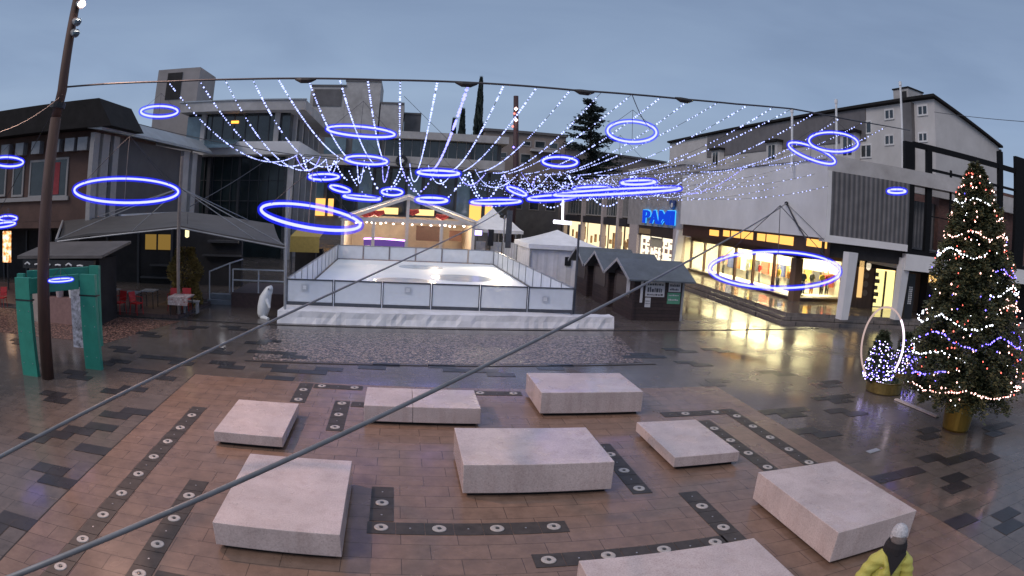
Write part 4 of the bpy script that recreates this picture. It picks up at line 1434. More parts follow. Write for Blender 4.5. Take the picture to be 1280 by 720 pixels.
for sx in (-1, 1):
    e = Vector((xl if sx < 0 else xr, Y0 - 0.34, ze - 0.12)); a = Vector((xm + sx * 0.005, Y0 - 0.34, za_ - 0.04))
    m = MB(); m.prism([e, a, a - Vector((0, 0, 0.25)), e - Vector((0, 0, 0.25))][::1], Vector((0, 0.12, 0))); m.build('gable_rafter', PAVW, R)
PINKW = mat('pavilion_lining', (0.62, 0.55, 0.45), 0.8, var=0.15, scale=1.2)
m = MB(); m.box(xl, xr, Y0 + DEP - 0.1, Y0 + DEP, 0, ze); m.build('back_wall', PINKW, R)
m = MB(); m.box(xl - 0.02, xl + 0.04, Y0 + 0.2, Y0 + DEP, 0, ze - .15); m.build('side_wall', PINKW, R)
m = MB(); m.box(xr - 0.04, xr + 0.02, Y0 + 0.2, Y0 + DEP, 0, ze - .15); m.build('side_wall', PINKW, R)
m = MB(); m.box(xl, xr, Y0 - 0.1, Y0 + DEP, 0.02, 0.12); m.build('floor_deck', mat('pav_floor', (0.2, 0.13, 0.1), 0.5), R)
for x0, x1, z0, z1, nm in ((-2.9, -0.7, 3.75, 4.35, 'a'), (0.9, 2.6, 3.75, 4.3, 'b')):
    m = MB(); m.box(x0, x1, Y0 + DEP - 0.2, Y0 + DEP - 0.12, z0, z1); m.build('lit_panel', emis('pavilion_amber', (1.0, 0.66, 0.26), 1.3), R)
m = MB()
m.beads([(xl + 0.5 + (xr - xl - 1.0) * k / 25, Y0 + 0.35, ze - 0.36 - 0.12 * math.sin(k * PI / 4) ** 2) for k in range(26)], 0.01, 0.075, 0.38, 0.05, random.Random(2))
m.build('bulb_chain', [WIRE, emis('pavilion_bulbs', (1.0, 0.72, 0.62), 5.0, False)], R, fix=False)
m = MB(); m.box(-3.4, 0.1, Y0 + 3.4, Y0 + 4.2, 0.12, 1.15); m.build('bar_counter', mat('bar_dark', (0.06, 0.04, 0.05), 0.5), R)
m = MB(); m.tube([(-3.4, Y0 + 3.35, 1.72), (-2.2, Y0 + 3.35, 1.78), (-1.0, Y0 + 3.35, 1.74), (0.1, Y0 + 3.35, 1.68)], 0.06, 6); m.build('purple_strip_lamp', emis('purple_lamp', (0.62, 0.3, 1.0), 5.0), R)
m = MB(); m.box(-3.4, 0.1, Y0 + 3.38, Y0 + 3.42, 1.16, 1.66); m.build('purple_panel', emis('purple_panel', (0.20, 0.10, 0.45), 0.5), R)
m = MB(); m.box(1.0, 3.2, Y0 + 5.8, Y0 + 5.9, 1.6, 2.9); m.build('menu_board', mat('board_dark', (0.07, 0.035, 0.03), 0.6), R)
m = MB(); m.box(3.9, 5.0, Y0 + 5.8, Y0 + 5.9, 1.7, 2.6); m.build('picture_frame', mat('board_brown', (0.16, 0.08, 0.06), 0.6), R)
for k, (x, z) in enumerate(((-2.2, 4.0), (0.55, 4.2), (2.9, 3.9), (-3.1, 3.85))):
    m = MB(); m.tube([(x - 0.5, Y0 + 1.0, z), (x, Y0 + 1.0, z - 0.16), (x + 0.5, Y0 + 1.0, z)], [0.16, 0.26, 0.16], 7); m.build('red_garland', mat('red_cloth', (0.3, 0.04, 0.05), 0.8), R)
pl = bpy.data.lights.new('pavilion_lamp', 'POINT'); pl.energy = 330; pl.color = (1.0, 0.78, 0.55); pl.shadow_soft_size = 0.3
for x in (-2.6, 2.6):
    po = bpy.data.objects.new('pavilion_lamp', pl); COL.objects.link(po); po.location = (x, Y0 + 2.0, 3.1)

# tables in the pavilion
def small_table(label, x, y, z, w=0.8, cloth=None, grp=None):
    t = thing('small_table', label, 'table', (x, y, z), grp)
    m = MB(); m.box(x - w / 2, x + w / 2, y - w / 2, y + w / 2, z + 0.71, z + 0.75); m.build('table_top', cloth or GREYMET, t)
    for sx in (-1, 1):
        for sy in (-1, 1):
            m = MB(); m.tube([(x + sx * (w / 2 - .06), y + sy * (w / 2 - .06), z), (x + sx * (w / 2 - .06), y + sy * (w / 2 - .06), z + 0.709)], 0.02, 6); m.build('leg', BLACKMET, t)
    return t
small_table('dark table inside the pavilion left of its middle post', -4.0, Y0 + 1.6, 0.12, 0.9, BLACKMET, 'tables in the pavilion')
small_table('white topped table inside the pavilion right of its middle post', 1.4, Y0 + 1.3, 0.12, 1.1, WHITEPAINT, 'tables in the pavilion')
small_table('white topped table inside the pavilion beside its right end post', 3.9, Y0 + 1.3, 0.12, 1.2, WHITEPAINT, 'tables in the pavilion')


def marquee(label, x0, x1, y0, y1, zw, zp, yaw=0.0, window_=False, walls=True):
    cx, cy = (x0 + x1) / 2, (y0 + y1) / 2
    t = thing('white_tent', label, 'tent', (cx, cy, 0), 'white pointed tents beside the rink')
    m = MB()
    N_ = 8
    e = 0.15
    ring = lambda k: [Vector((cx + sx * (x1 - x0 + 2 * e) / 2 * (1 - k), cy + sy * (y1 - y0 + 2 * e) / 2 * (1 - k), zw + (zp - zw) * (k ** 1.25))) for sx, sy in ((-1, -1), (1, -1), (1, 1), (-1, 1))]
    for i in range(N_):
        a, b = ring(i / N_), ring((i + 1) / N_)
        for k in range(4):
            m.face([a[k], a[(k + 1) % 4], b[(k + 1) % 4], b[k]])
    a = ring(0)
    for k in range(4):
        p, q = a[k], a[(k + 1) % 4]
        m.face([p - Vector((0, 0, 0.28)), q - Vector((0, 0, 0.28)), q, p])
    m.build('canopy', CANVAS, t, fix=False)
    for sx, sy in ((-1, -1), (1, -1), (1, 1), (-1, 1)):
        m = MB(); m.tube([(cx + sx * (x1 - x0) / 2, cy + sy * (y1 - y0) / 2, 0), (cx + sx * (x1 - x0) / 2, cy + sy * (y1 - y0) / 2, zw - 0.02)], 0.045, 8); m.build('leg', STEEL, t)
    if walls:
        cs = [Vector((x0 + .06, y0 + .06, 0)), Vector((x1 - .06, y0 + .06, 0)), Vector((x1 - .06, y1 - .06, 0)), Vector((x0 + .06, y1 - .06, 0))]
        rs = random.Random(int(cx * 10))
        for k in range(4):
            p, q = cs[k], cs[(k + 1) % 4]
            u = (q - p); ln = u.length; u.normalize(); n = Vector((u.y, -u.x, 0))
            m = MB(); nn = max(10, int(ln / 0.12))
            off = [0.05 * math.sin(i * 1.1) * rs.random() for i in range(nn + 1)]
            for i in range(nn):
                A = p + u * ln * i / nn + n * off[i]; B = p + u * ln * (i + 1) / nn + n * off[i + 1]
                m.face([A + Vector((0, 0, 0.03)), B + Vector((0, 0, 0.03)), Vector((B.x, B.y, zw - 0.1)) - n * off[i + 1] * .7, Vector((A.x, A.y, zw - 0.1)) - n * off[i] * .7])
            wo = m.build('tent_wall', TARP, t, smooth=True, fix=False)
            if window_ and k == 0:
                m = MB(); c = p + u * ln * 0.50; m.obox(c + n * 0.06 + Vector((0, 0, 1.35)), u * 0.4, n * 0.03, Vector((0, 0, 0.55))); m.build('dark_vent', BLACKMET, wo)
    return t


marquee('nearest white tent with closed walls and a small dark vent, right of the rink', 7.75, 12.2, 38.6, 43.5, 2.6, 3.5, window_=True)
marquee('tall pointed white tent behind the far right corner of the rink', ay(592, 290, 52).x, ay(645, 290, 52).x, 52, 56, 2.95, 4.75, walls=False)
marquee('lower white tent half hidden between the pointed tent and the near tent', ay(640, 290, 50).x, ay(672, 290, 50).x, 57, 61, 2.8, 4.0, walls=False)
# fence of white banners and a loudspeaker between the tents
for k, (px0, px1) in enumerate(((594, 606), (612, 626), (628, 645))):
    a, b = ay(px0, 320, 51), ay(px1, 320, 51)
    m = MB(); nn = 10
    for i in range(nn):
        x0_, x1_ = a.x + (b.x - a.x) * i / nn, a.x + (b.x - a.x) * (i + 1) / nn
        m.face([(x0_, 51 + 0.05 * (i % 2), 0.15), (x1_, 51 + 0.05 * ((i + 1) % 2), 0.15), (x1_, 51 + 0.03 * ((i + 1) % 2), 2.0), (x0_, 51 + 0.03 * (i % 2), 2.0)])
    tag(m.build('white_drape', TARP, fix=False), ('narrow white drape just right of the pavilion corner', 'white drape under the dark loudspeaker by the pointed tent', 'widest white drape behind the far right rink corner')[k], 'drape', 'white drapes behind the rink')
a = ay(613, 302, 50.5)
sp = thing('loudspeaker', 'black loudspeaker column hanging by the pointed tent', 'loudspeaker', a)
m = MB(); m.box(a.x - 0.22, a.x + 0.22, 50.3, 50.7, 1.7, 3.0); m.build('cabinet', BLACKMET, sp, bevel=0.03)
m = MB(); m.tube([(a.x, 50.5, 0.0), (a.x, 50.5, 1.7)], 0.05, 8); m.build('stand', BLACKMET, sp)
a = ay(635, 280, 48.5)
sp = thing('black_banner_post', 'tall dark banner on a post at the far right corner of the rink', 'banner', (a.x, 48.5, 0))
m = MB(); m.box(a.x - 0.14, a.x + 0.3, 48.4, 48.5, 1.7, 4.6); m.build('banner', FRAMEM, sp)
m = MB(); m.tube([(a.x - 0.28, 48.45, 0), (a.x - 0.28, 48.45, 4.2)], 0.06, 8); m.build('post', STEEL, sp)
m = MB(); m.tube([(a.x - 0.5, 48.3, 4.25), (a.x - 0.62, 48.05, 4.1)], [0.1, 0.14], 10); m.build('floodlight', BLACKMET, sp)
fl = bpy.data.lights.new('rink_floodlight', 'SPOT'); fl.energy = 1500; fl.color = (1.0, 0.84, 0.6); fl.spot_size = math.radians(58); fl.spot_blend = 0.8; fl.shadow_soft_size = 0.12
fo_ = bpy.data.objects.new('rink_floodlight', fl); COL.objects.link(fo_); fo_.location = (a.x - 0.66, 47.95, 4.05)
fo_.rotation_euler = (Vector((4.3, 39.5, 0.5)) - fo_.location).to_track_quat('-Z', 'Y').to_euler()
a = ay(597, 291, 51.6)
scr = thing('purple_screen', 'small glowing purple screen under the edge of the pointed tent', 'screen', a)
m = MB(); m.box(a.x - 0.35, a.x + 0.35, 51.55, 51.6, a.z - 0.2, a.z + 0.2); m.build('screen_face', emis('screen_purple', (0.5, 0.4, 1.0), 3.0), scr)
m = MB(); m.box(a.x - 0.4, a.x + 0.4, 51.61, 51.66, a.z - 0.25, a.z + 0.25); m.build('casing', BLACKMET, scr)
m = MB(); m.tube([(a.x, 51.65, 0), (a.x, 51.65, a.z - 0.2)], 0.03, 6); m.build('stand', BLACKMET, scr)

# ------------------------------------------------------------------ market huts
HUTW = brickmat('hut_boards', (0.050, 0.030, 0.027), (0.036, 0.022, 0.020), (0.012, 0.008, 0.008), 3.0, 0.16, 0.01, rough=0.7)
HUTR = mat('hut_roofing', (0.10, 0.115, 0.125), rough=0.45, var=0.2, scale=2.5, dirt=0.4, bump=0.2, bscale=9)
FASC = mat('hut_fascia', (0.30, 0.30, 0.31), rough=0.5)


def hut(label, x0, x1, y0, y1, ze, zr):
    t = thing('market_hut', label, 'market hut', ((x0 + x1) / 2, (y0 + y1) / 2, 0), 'dark wooden market huts')
    m = MB(); m.box(x0, x1, y0, y1, 0.0, ze)
    ym = (y0 + y1) / 2
    m.build('hut_wall', HUTW, t)
    for x, o in ((x0 + 0.003, 0.05), (x1 - 0.053, 0.05)):
        m = MB(); m.prism([Vector((x, y0, ze + .003)), Vector((x, y1, ze + .003)), Vector((x, ym, zr - 0.04))], Vector((o, 0, 0))); m.build('gable', HUTW, t)
    sl = (zr - ze) / (ym - y0)
    for sy, ye in ((-1, y0 - 0.45), (1, y1 + 0.45)):
        m = MB()
        ez = ze - sl * 0.45
        m.prism([Vector((x0 - 0.4, ye, ez)), Vector((x0 - 0.4, ym - sy * -0.002, zr)), Vector((x0 - 0.4, ym - sy * -0.002, zr + 0.07)), Vector((x0 - 0.4, ye, ez + 0.07))], Vector((x1 - x0 + 0.8, 0, 0)))
        ro = m.build('roof_slope', HUTR, t)
        m = MB()
        m.prism([Vector((x0 - 0.43, ye, ez - 0.06)), Vector((x0 - 0.43, ym, zr - 0.06)), Vector((x0 - 0.43, ym, zr + 0.09)), Vector((x0 - 0.43, ye, ez + 0.09))], Vector((0.025, 0, 0)))
        m.build('barge_board', FASC, ro)
    m = MB(); m.box(x0 - 0.03, x0 - 0.003, y0 + 0.4, y1 - 0.4, 0.95, ze - 0.15); sh = m.build('serving_shutter', mat('shutter', (0.07, 0.055, 0.05), 0.6), t)
    for px_ in (x0 + 0.06, x1 - 0.06):
        m = MB(); m.box(px_ - 0.05, px_ + 0.05, y0 - 0.05, y0 - 0.003, 0, ze - 0.2); m.build('corner_post', HUTW if px_ < x1 - 1 else FASC, t)
    return t


hx = ax(783, 398, 10.25)
h1 = hut('front market hut with white posters and a green notice on its dark boards', 10.2, 12.75, 26.75, 29.5, 2.02, 2.62)
h2 = hut('second market hut, tucked behind the poster covered front hut', 10.3, 12.9, 30.8, 33.4, 2.02, 2.66)
h3 = hut('farthest market hut of the row, next to the white tent', 10.3, 12.9, 34.6, 37.0, 2.02, 2.66)
HW = Wall((10.2, 26.75), (12.75, 26.75))
PAPER = mat('poster_paper', (0.62, 0.60, 0.60), 0.6, var=0.06)
INK = mat('poster_ink', (0.08, 0.08, 0.09), 0.6)
GREENP = mat('green_notice', (0.10, 0.30, 0.19), 0.5, var=0.15)


def poster(label, W, x0, y0, x1, y1, m_, marks, seed=0):
    s0, s1, z0, z1 = W.rect(x0, y0, x1, y1, 0.01)
    t = thing('poster', label, 'poster', W.pt((s0 + s1) / 2, z0, 0.01), 'posters on the front hut')
    b = MB(); W.box(b, s0, s1, z0, z1, 0.006, 0.016); b.build('sheet', m_, t)
    rs = random.Random(seed)
    b = MB()
    for zf, hf, kind in marks:
        z = z0 + (z1 - z0) * zf; h = (z1 - z0) * hf
        x = s0 + (s1 - s0) * 0.1
        while x < s1 - (s1 - s0) * 0.16:
            wd = (s1 - s0) * (0.05 + 0.07 * rs.random())
            W.box(b, x, min(x + wd, s1 - 0.02), z, z + h * (0.6 + 0.4 * rs.random()), 0.0165, 0.02)
            x += wd + (s1 - s0) * 0.035
    b.build('print', INK if kind == 0 else PAPER, t)
    return t


poster('large white poster with dark print on the front hut', HW, 807, 352, 831, 371, PAPER, [(0.75, 0.15, 0), (0.3, 0.35, 0), (0.08, 0.13, 0)], 1)
poster('small white sheet below the large white poster on the hut', HW, 806, 372, 813, 384, PAPER, [(0.6, 0.1, 0), (0.35, 0.08, 0)], 2)
poster('white poster with rows of dark print above the green notice', HW, 836, 353, 851, 365, PAPER, [(0.55, 0.3, 0), (0.15, 0.25, 0)], 3)
poster('green notice with a white curved mark at the right of the hut front', HW, 834, 366, 850, 380, GREENP, [(0.72, 0.12, 1), (0.3, 0.15, 1)], 4)
m = MB(); HW.box(m, *HW.rect(783, 348, 787, 368), 0.01, 0.04); 
tag(m.build('white_board', PAPER), 'narrow white strip on the left corner of the front hut', 'strip')
m = MB(); s0, s1, z0, z1 = HW.rect(800, 348, 803, 378); HW.box(m, s0, s1, z0, z1, 0.055, 0.08)
tag(m.build('white_strip', PAPER), 'long narrow white strip left of the large hut poster', 'strip')

# ------------------------------------------------------------------ green portal at the left
GREEN = mat('turquoise_paint', (0.033, 0.28, 0.20), rough=0.45, var=0.12, scale=3, dirt=0.3)
PRINT = mat('printed_panel', (0.52, 0.50, 0.55), rough=0.45, var=0.75, scale=8)
R = thing('green_portal', 'turquoise wooden portal frame with a printed panel, standing by the rusty mast', 'portal frame', (-9.6, 14.4, 0))
lb, rb = az(38, 470), az(117, 462)
ZG = 2.62
lt = ay(24, 337, 13.9)
m = MB(); m.prism([Vector((lb.x - 0.30, lb.y, 0)), Vector((lb.x + 0.30, lb.y, 0)), Vector((lb.x + 0.22, lb.y, ZG)), Vector((lb.x - 0.36, lb.y, ZG))], Vector((0.0, 0.16, 0))); m.build('upright', GREEN, R)
m = MB(); m.prism([Vector((lb.x - 0.85, lb.y + 0.8, 0)), Vector((lb.x - 0.55, lb.y + 0.8, 0)), Vector((lb.x - 0.60, lb.y + 0.8, ZG)), Vector((lb.x - 0.88, lb.y + 0.8, ZG))], Vector((0.0, 0.14, 0))); m.build('upright', GREEN, R)
m = MB(); m.prism([Vector((rb.x - 0.30, rb.y, 0)), Vector((rb.x + 0.28, rb.y, 0)), Vector((rb.x + 0.22, rb.y, ZG - .02)), Vector((rb.x - 0.34, rb.y, ZG - .02))], Vector((0, 0.16, 0))); m.build('upright', GREEN, R)
m = MB(); m.prism([Vector((rb.x - 0.62, rb.y + 1.1, 0.4)), Vector((rb.x - 0.25, rb.y + 1.1, 0.4)), Vector((rb.x - 0.25, rb.y + 1.1, ZG + .1)), Vector((rb.x - 0.62, rb.y + 1.1, ZG + .1))], Vector((0, 0.14, 0))); m.build('upright', GREEN, R)
m = MB(); m.obox(Vector((lb.x + 0.23, lb.y + 0.02, ZG - 0.42)), Vector((rb.x - lb.x - 0.60, rb.y - lb.y, 0)), Vector((-0.1, 0.12, 0)), Vector((0, 0, 0.40))); m.build('lintel', GREEN, R)
m = MB(); m.obox(Vector((lb.x - 0.55, lb.y + 0.95, ZG - 0.30)), Vector((rb.x - lb.x - 0.1, rb.y - lb.y + 0.2, 0)), Vector((-0.1, 0.12, 0)), Vector((0, 0, 0.36))); m.build('lintel', GREEN, R)
for q, zc in ((lb, 2.02), (rb, 2.02)):
    m = MB(); m.box(q.x - 0.36, q.x + 0.30, q.y - 0.012, q.y + 0.17, zc, zc + 0.035); m.build('dark_strap', BLACKMET, R)
    for dz in (0.35, 1.2, 1.75):
        for dx in (-0.2, 0.16):
            m = MB(); m.octa((q.x + dx, q.y - 0.004, dz), 0.018); m.build('bolt', STEEL, R)
m = MB(); m.box(rb.x - 1.0, rb.x - 0.40, rb.y + 0.5, rb.y + 0.56, 0.45, ZG - 0.45); m.build('printed_panel', PRINT, R)

# ------------------------------------------------------------------ the rusty mast
RUST = mat('rusty_steel', (0.085, 0.045, 0.033), rough=0.7, var=0.3, scale=4, stretch=(1, 1, 0.25))
mp_ = [(-9.72, 13.75, 0.0), (-9.62, 13.75, 3.0), (-9.45, 13.75, 6.7)]
R = thing('rusty_mast', 'tall rusty brown steel mast leaning slightly, lit lamp near its top', 'mast', mp_[0])
m = MB(); m.tube(mp_, [0.20, 0.19, 0.165], 14); m.build('lower_shaft', RUST, R, smooth=True)
t1, t2 = ay(77, 118, 13.75), ay(99, -14, 13.75)
m = MB(); m.tube([(-9.45, 13.75, 6.69), (t1.x, 13.75, 7.4), tuple(t2)], [0.15, 0.15, 0.13], 14); m.build('upper_shaft', RUST, R, smooth=True)
m = MB(); m.tube([(-9.45, 13.75, 6.95), (-9.43, 13.75, 7.1)], [0.24, 0.24], 14); m.build('clamp', BLACKMET, R)
for i, (px, py, lit) in enumerate(((101, 4, True), (96, 26, False), (94, 40, False))):
    p = ay(px, py, 13.6)
    m = MB(); m.tube([p + Vector((-0.18, 0.12, 0.05)), p + Vector((0.06, -0.02, -0.05))], [0.09, 0.12], 10); ho = m.build('spotlight', GREYMET, R)
    m = MB(); m.lathe([(0.0, -0.10), (0.10, -0.06), (0.12, 0.0), (0.09, 0.06), (0.0, 0.09)], p + Vector((0.07, -0.04, -0.04)), 10)
    m.build('lamp_lens', emis('mast_lamp', (1.0, 0.62, 0.5), 14.0) if lit else GLASSB, ho)
sp_l = bpy.data.lights.new('mast_light', 'SPOT'); sp_l.energy = 2600; sp_l.color = (1.0, 0.60, 0.45); sp_l.spot_size = math.radians(115); sp_l.spot_blend = 0.6; sp_l.shadow_soft_size = 0.15
so_ = bpy.data.objects.new('mast_light', sp_l); COL.objects.link(so_)
pL = ay(102, 4, 13.4); so_.location = pL
so_.rotation_euler = (Vector((2.0, 9.0, 0)) - pL).to_track_quat('-Z', 'Y').to_euler()

# ------------------------------------------------------------------ cafe terrace on the left
RED = mat('red_plastic', (0.42, 0.02, 0.02), rough=0.35, var=0.1)
m = MB(); m.prism([Vector((-32, 23.3, 0)), Vector((-9.0, 23.2, 0)), Vector((-8.6, 29.5, 0)), Vector((-32, 29.8, 0))], Vector((0, 0, 0.13)))
structure(m.build('terrace', brickmat('terrace_pavers', (0.15, 0.09, 0.08), (0.11, 0.07, 0.06), (0.04, 0.03, 0.03), 0.3, 0.15, 0.01, uv=False, r0=0.25, r1=0.5), None))
TZ = 0.13
R = thing('cafe_facade', 'dark recessed cafe front with shelves under the grey awning', 'cafe', (-20, 33, 0))
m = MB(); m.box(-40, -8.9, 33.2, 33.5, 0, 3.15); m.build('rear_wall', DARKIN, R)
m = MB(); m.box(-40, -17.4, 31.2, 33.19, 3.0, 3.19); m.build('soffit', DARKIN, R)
CF = Wall((-40, 33.2), (-8.9, 33.2))
for k, (x0, y0, x1, y1) in enumerate(((182, 293, 214, 312), (190, 330, 214, 332), (178, 345, 214, 347), (262, 300, 300, 303), (255, 318, 302, 320))):
    m = MB(); s0, s1, z0, z1 = CF.rect(x0, y0, x1, y1)
    CF.box(m, s0, s1, z0, z1, 0.003, 0.05 if k == 0 else 0.4)
    m.build('lit_window' if k == 0 else 'shelf', emis('cafe_window', (0.55, 0.33, 0.08), 0.32) if k == 0 else FRAMEDK, R)
m = MB(); s0, s1, z0, z1 = CF.rect(196, 292, 198, 313); CF.box(m, s0, s1, z0, z1, 0.053, 0.08); m.build('mullion', DARKIN, R)
m = MB(); s0, s1, z0, z1 = CF.rect(278, 266, 281, 268); CF.box(m, s0, s1, 3.0, 3.12, 0.003, 0.2); m.build('ceiling_lamp', LWHITE, R)
for i in range(10):
    m = MB(); s = 6 + i * 2.3; CF.box(m, s, s + 0.14, 0.0, 3.0, 0.055, 0.16); m.build('wall_post', FRAMEDK, R)
a = ay(234, 289, 26.5)
ln = thing('hanging_lantern', 'small pale yellow lantern hanging beside the awning pole', 'lantern', a)
m = MB(); m.lathe([(0.03, -0.28), (0.10, -0.24), (0.10, 0.2), (0.03, 0.26)], a, 10); m.build('lamp_glass', emis('lantern', (1.0, 0.85, 0.45), 1.2), ln)
m = MB(); m.tube([a + Vector((0, 0, 0.25)), a + Vector((0, 0, 0.8))], 0.012, 5); m.build('cord', WIRE, ln)

# grey tensile awning with its poles
AWN = mat('grey_awning', (0.09, 0.083, 0.08), rough=0.6, var=0.12, scale=1.2, dirt=0.45)
R = thing('terrace_awning', 'large grey fabric awning slung between slim poles over the cafe terrace', 'awning', (-9.2, 24.2, 0))
pole = az(224, 396)
m = MB(); m.tube([(pole.x, pole.y, 0), (ay(228, 195, pole.y).x, pole.y, ay(228, 195, pole.y).z)], 0.075, 10); m.build('pole', mat('brownish_pole', (0.22, 0.18, 0.16), 0.5), R)
yf, yb = 24.0, 29.6
fr = [ay(72, 299, yf), ay(110, 292, yf), ay(165, 289, yf), ay(226, 282, yf), ay(275, 292, yf), ay(320, 300, yf), ay(357, 307, yf)]
bk = [ay(80, 276, yb), ay(120, 272, yb), ay(170, 269, yb), ay(226, 264, yb), ay(270, 269, yb), ay(310, 275, yb), ay(342, 280, yb)]
m = MB()
def surf(A, B, n=6):
    rows = []
    for a, b in zip(A, B):
        rows.append([a.lerp(b, k / n) + Vector((0, 0, -0.22 * math.sin(PI * k / n))) for k in range(n + 1)])
    return rows
rows = surf(fr, bk)
for i in range(len(rows) - 1):
    for k in range(6):
        m.face([rows[i][k], rows[i + 1][k], rows[i + 1][k + 1], rows[i][k + 1]])
for i in range(len(rows) - 1):
    a, b = rows[i][0], rows[i + 1][0]
    m.face([a - Vector((0, 0, 0.10)), b - Vector((0, 0, 0.10)), b, a])
m.build('awning_cloth', AWN, R, smooth=False, fix=False)
top = Vector((ay(226, 235, pole.y).x, pole.y, ay(226, 235, pole.y).z))
for q in (fr[0], fr[2], bk[1], fr[5], bk[5], fr[6]):
    m = MB(); m.tube([top, q], 0.022, 5); m.build('stay_rod', GREYMET, R)
m = MB(); m.tube([fr[0] + Vector((-.1, 0, -.05)), bk[0] + Vector((-.1, 0, -.02))], 0.07, 8); m.build('edge_tube', FRAMEL, R)
m = MB(); m.tube([fr[0] + Vector((0, -0.03, -0.1)), fr[3] + Vector((0, -0.03, -0.1)), fr[6] + Vector((0, -0.03, -0.1))], 0.035, 6); m.build('front_rail', GREYMET, R)
m = MB(); s = fr[6]; m.tube([(s.x, yf, 0), (s.x, yf, s.z + 0.3)], 0.04, 8); m.build('pole', STEEL, R)
# yellow awning beyond the rink's left barrier
YA = 39.0
a, b = ay(363, 297, YA), ay(418, 297, YA)
b.x = min(b.x, -5.1)
R = thing('yellow_awning', 'dull yellow awning glowing beyond the left barrier of the rink', 'awning', (a.x, YA, 0))
m = MB(); m.prism([Vector((a.x, YA, 2.4)), Vector((a.x, YA, 2.47)), Vector((a.x, YA + 2.5, 2.8)), Vector((a.x, YA + 2.5, 2.73))], Vector((b.x - a.x - 0.2, 0, 0))); m.build('awning_cloth', mat('yellow_cloth', (0.36, 0.26, 0.06), 0.7, var=0.15), R)
m = MB(); m.box(a.x, b.x - 0.2, YA - 0.05, YA - 0.01, 1.5, 2.45); m.build('valance', mat('yellow_cloth', (0.36, 0.26, 0.06), 0.7), R)
for x in (a.x + .1, b.x - .4):
    m = MB(); m.tube([(x, YA + .05, 0), (x, YA + .05, 2.4)], 0.04, 6); m.build('pole', FRAMEDK, R)
m = MB(); m.box(a.x, b.x - .2, YA + 2, YA + 2.3, 0, 1.6); m.build('counter', DARKIN, R)


# furniture
def chair(label, x, y, z, rz):
    t = thing('red_chair', label, 'chair', (x, y, z), 'red chairs on the cafe terrace')
    M = Matrix.Translation((x, y, z)) @ Matrix.Rotation(rz, 4, 'Z')
    def part(nm, fn, mm):
        b = MB(); fn(b); b.v = [tuple(M @ Vector(v)) for v in b.v]; return b.build(nm, mm, t)
    part('seat', lambda b: b.box(-0.21, 0.21, -0.21, 0.21, 0.43, 0.47), RED)
    part('backrest', lambda b: (b.prism([Vector((-0.21, 0.19, 0.50)), Vector((0.21, 0.19, 0.50)), Vector((0.20, 0.27, 0.88)), Vector((-0.20, 0.27, 0.88))], Vector((0, 0.03, 0)))), RED)
    for sx in (-1, 1):
        part('leg', lambda b: b.tube([(sx * 0.21, -0.21, 0), (sx * 0.18, -0.18, 0.43)], 0.017, 6), RED)
        part('leg', lambda b: b.tube([(sx * 0.21, 0.23, 0), (sx * 0.18, 0.18, 0.43)], 0.017, 6), RED)
        part('armrest', lambda b: b.tube([(sx * 0.215, -0.18, 0.44), (sx * 0.225, -0.16, 0.66), (sx * 0.225, 0.21, 0.68)], 0.016, 6), RED)
    return t


for px, py, rz, lab in ((123, 391, 0.4, 'red chair half hidden behind the right green upright'), (150, 392, -0.3, 'red chair with full back in the middle of the terrace'),
                        (171, 393, 1.3, 'red chair turned sideways beside the grey table'), (3, 385, 0.2, 'red chair standing alone below the glowing poster sign')):
    p = az(px, py, TZ)
    chair(lab, p.x, p.y, TZ, rz)
for px, lab in ((217, 'red chair behind the cloth covered table, left of the awning pole'), (232, 'red chair behind the cloth covered table, right of the awning pole')):
    p = az(px, 388, TZ); chair(lab, p.x, p.y, TZ, PI if px < 0 else 0.1)
for px, py, lab in ((160, 390, 'grey cafe table between the red chairs'), (182, 387, 'grey cafe table left of the golden bush'), (134, 386, 'grey cafe table farthest left behind the red chairs')):
    p = az(px, py, TZ); small_table(lab, p.x, p.y + 0.5, TZ, 0.7, GREYMET, 'grey cafe tables')
p = az(223, 396, TZ)
CLOTH = brickmat('patterned_cloth', (0.62, 0.56, 0.55), (0.22, 0.05, 0.05), (0.4, 0.33, 0.32), 0.1, 0.09, 0.02, rough=0.8)
t = small_table('table with bench legs under the red and white patterned cloth', p.x, p.y + 0.4, TZ, 0.85, FRAMEL)
m = MB(); m.box(p.x - 0.45, p.x + 0.45, p.y - 0.05, p.y + 0.85, TZ + 0.752, TZ + 0.77); m.box(p.x - 0.45, p.x + 0.45, p.y - 0.06, p.y - 0.052, TZ + 0.45, TZ + 0.765)
tag(m.build('tablecloth', CLOTH), 'red and white patterned cloth hanging over the table by the awning pole', 'tablecloth')
p = az(239, 392, TZ)
t = thing('wooden_bench', 'small pale wooden bench right of the cloth covered table', 'bench', (p.x, p.y, TZ))
m = MB(); m.box(p.x - 0.4, p.x + 0.3, p.y, p.y + 0.35, TZ + 0.44, TZ + 0.49); m.build('seat', FRAMEL, t)
for dx in (-0.33, 0.23):
    m = MB(); m.box(p.x + dx - .03, p.x + dx + .03, p.y + .03, p.y + .32, TZ, TZ + 0.437); m.build('leg', FRAMEL, t)

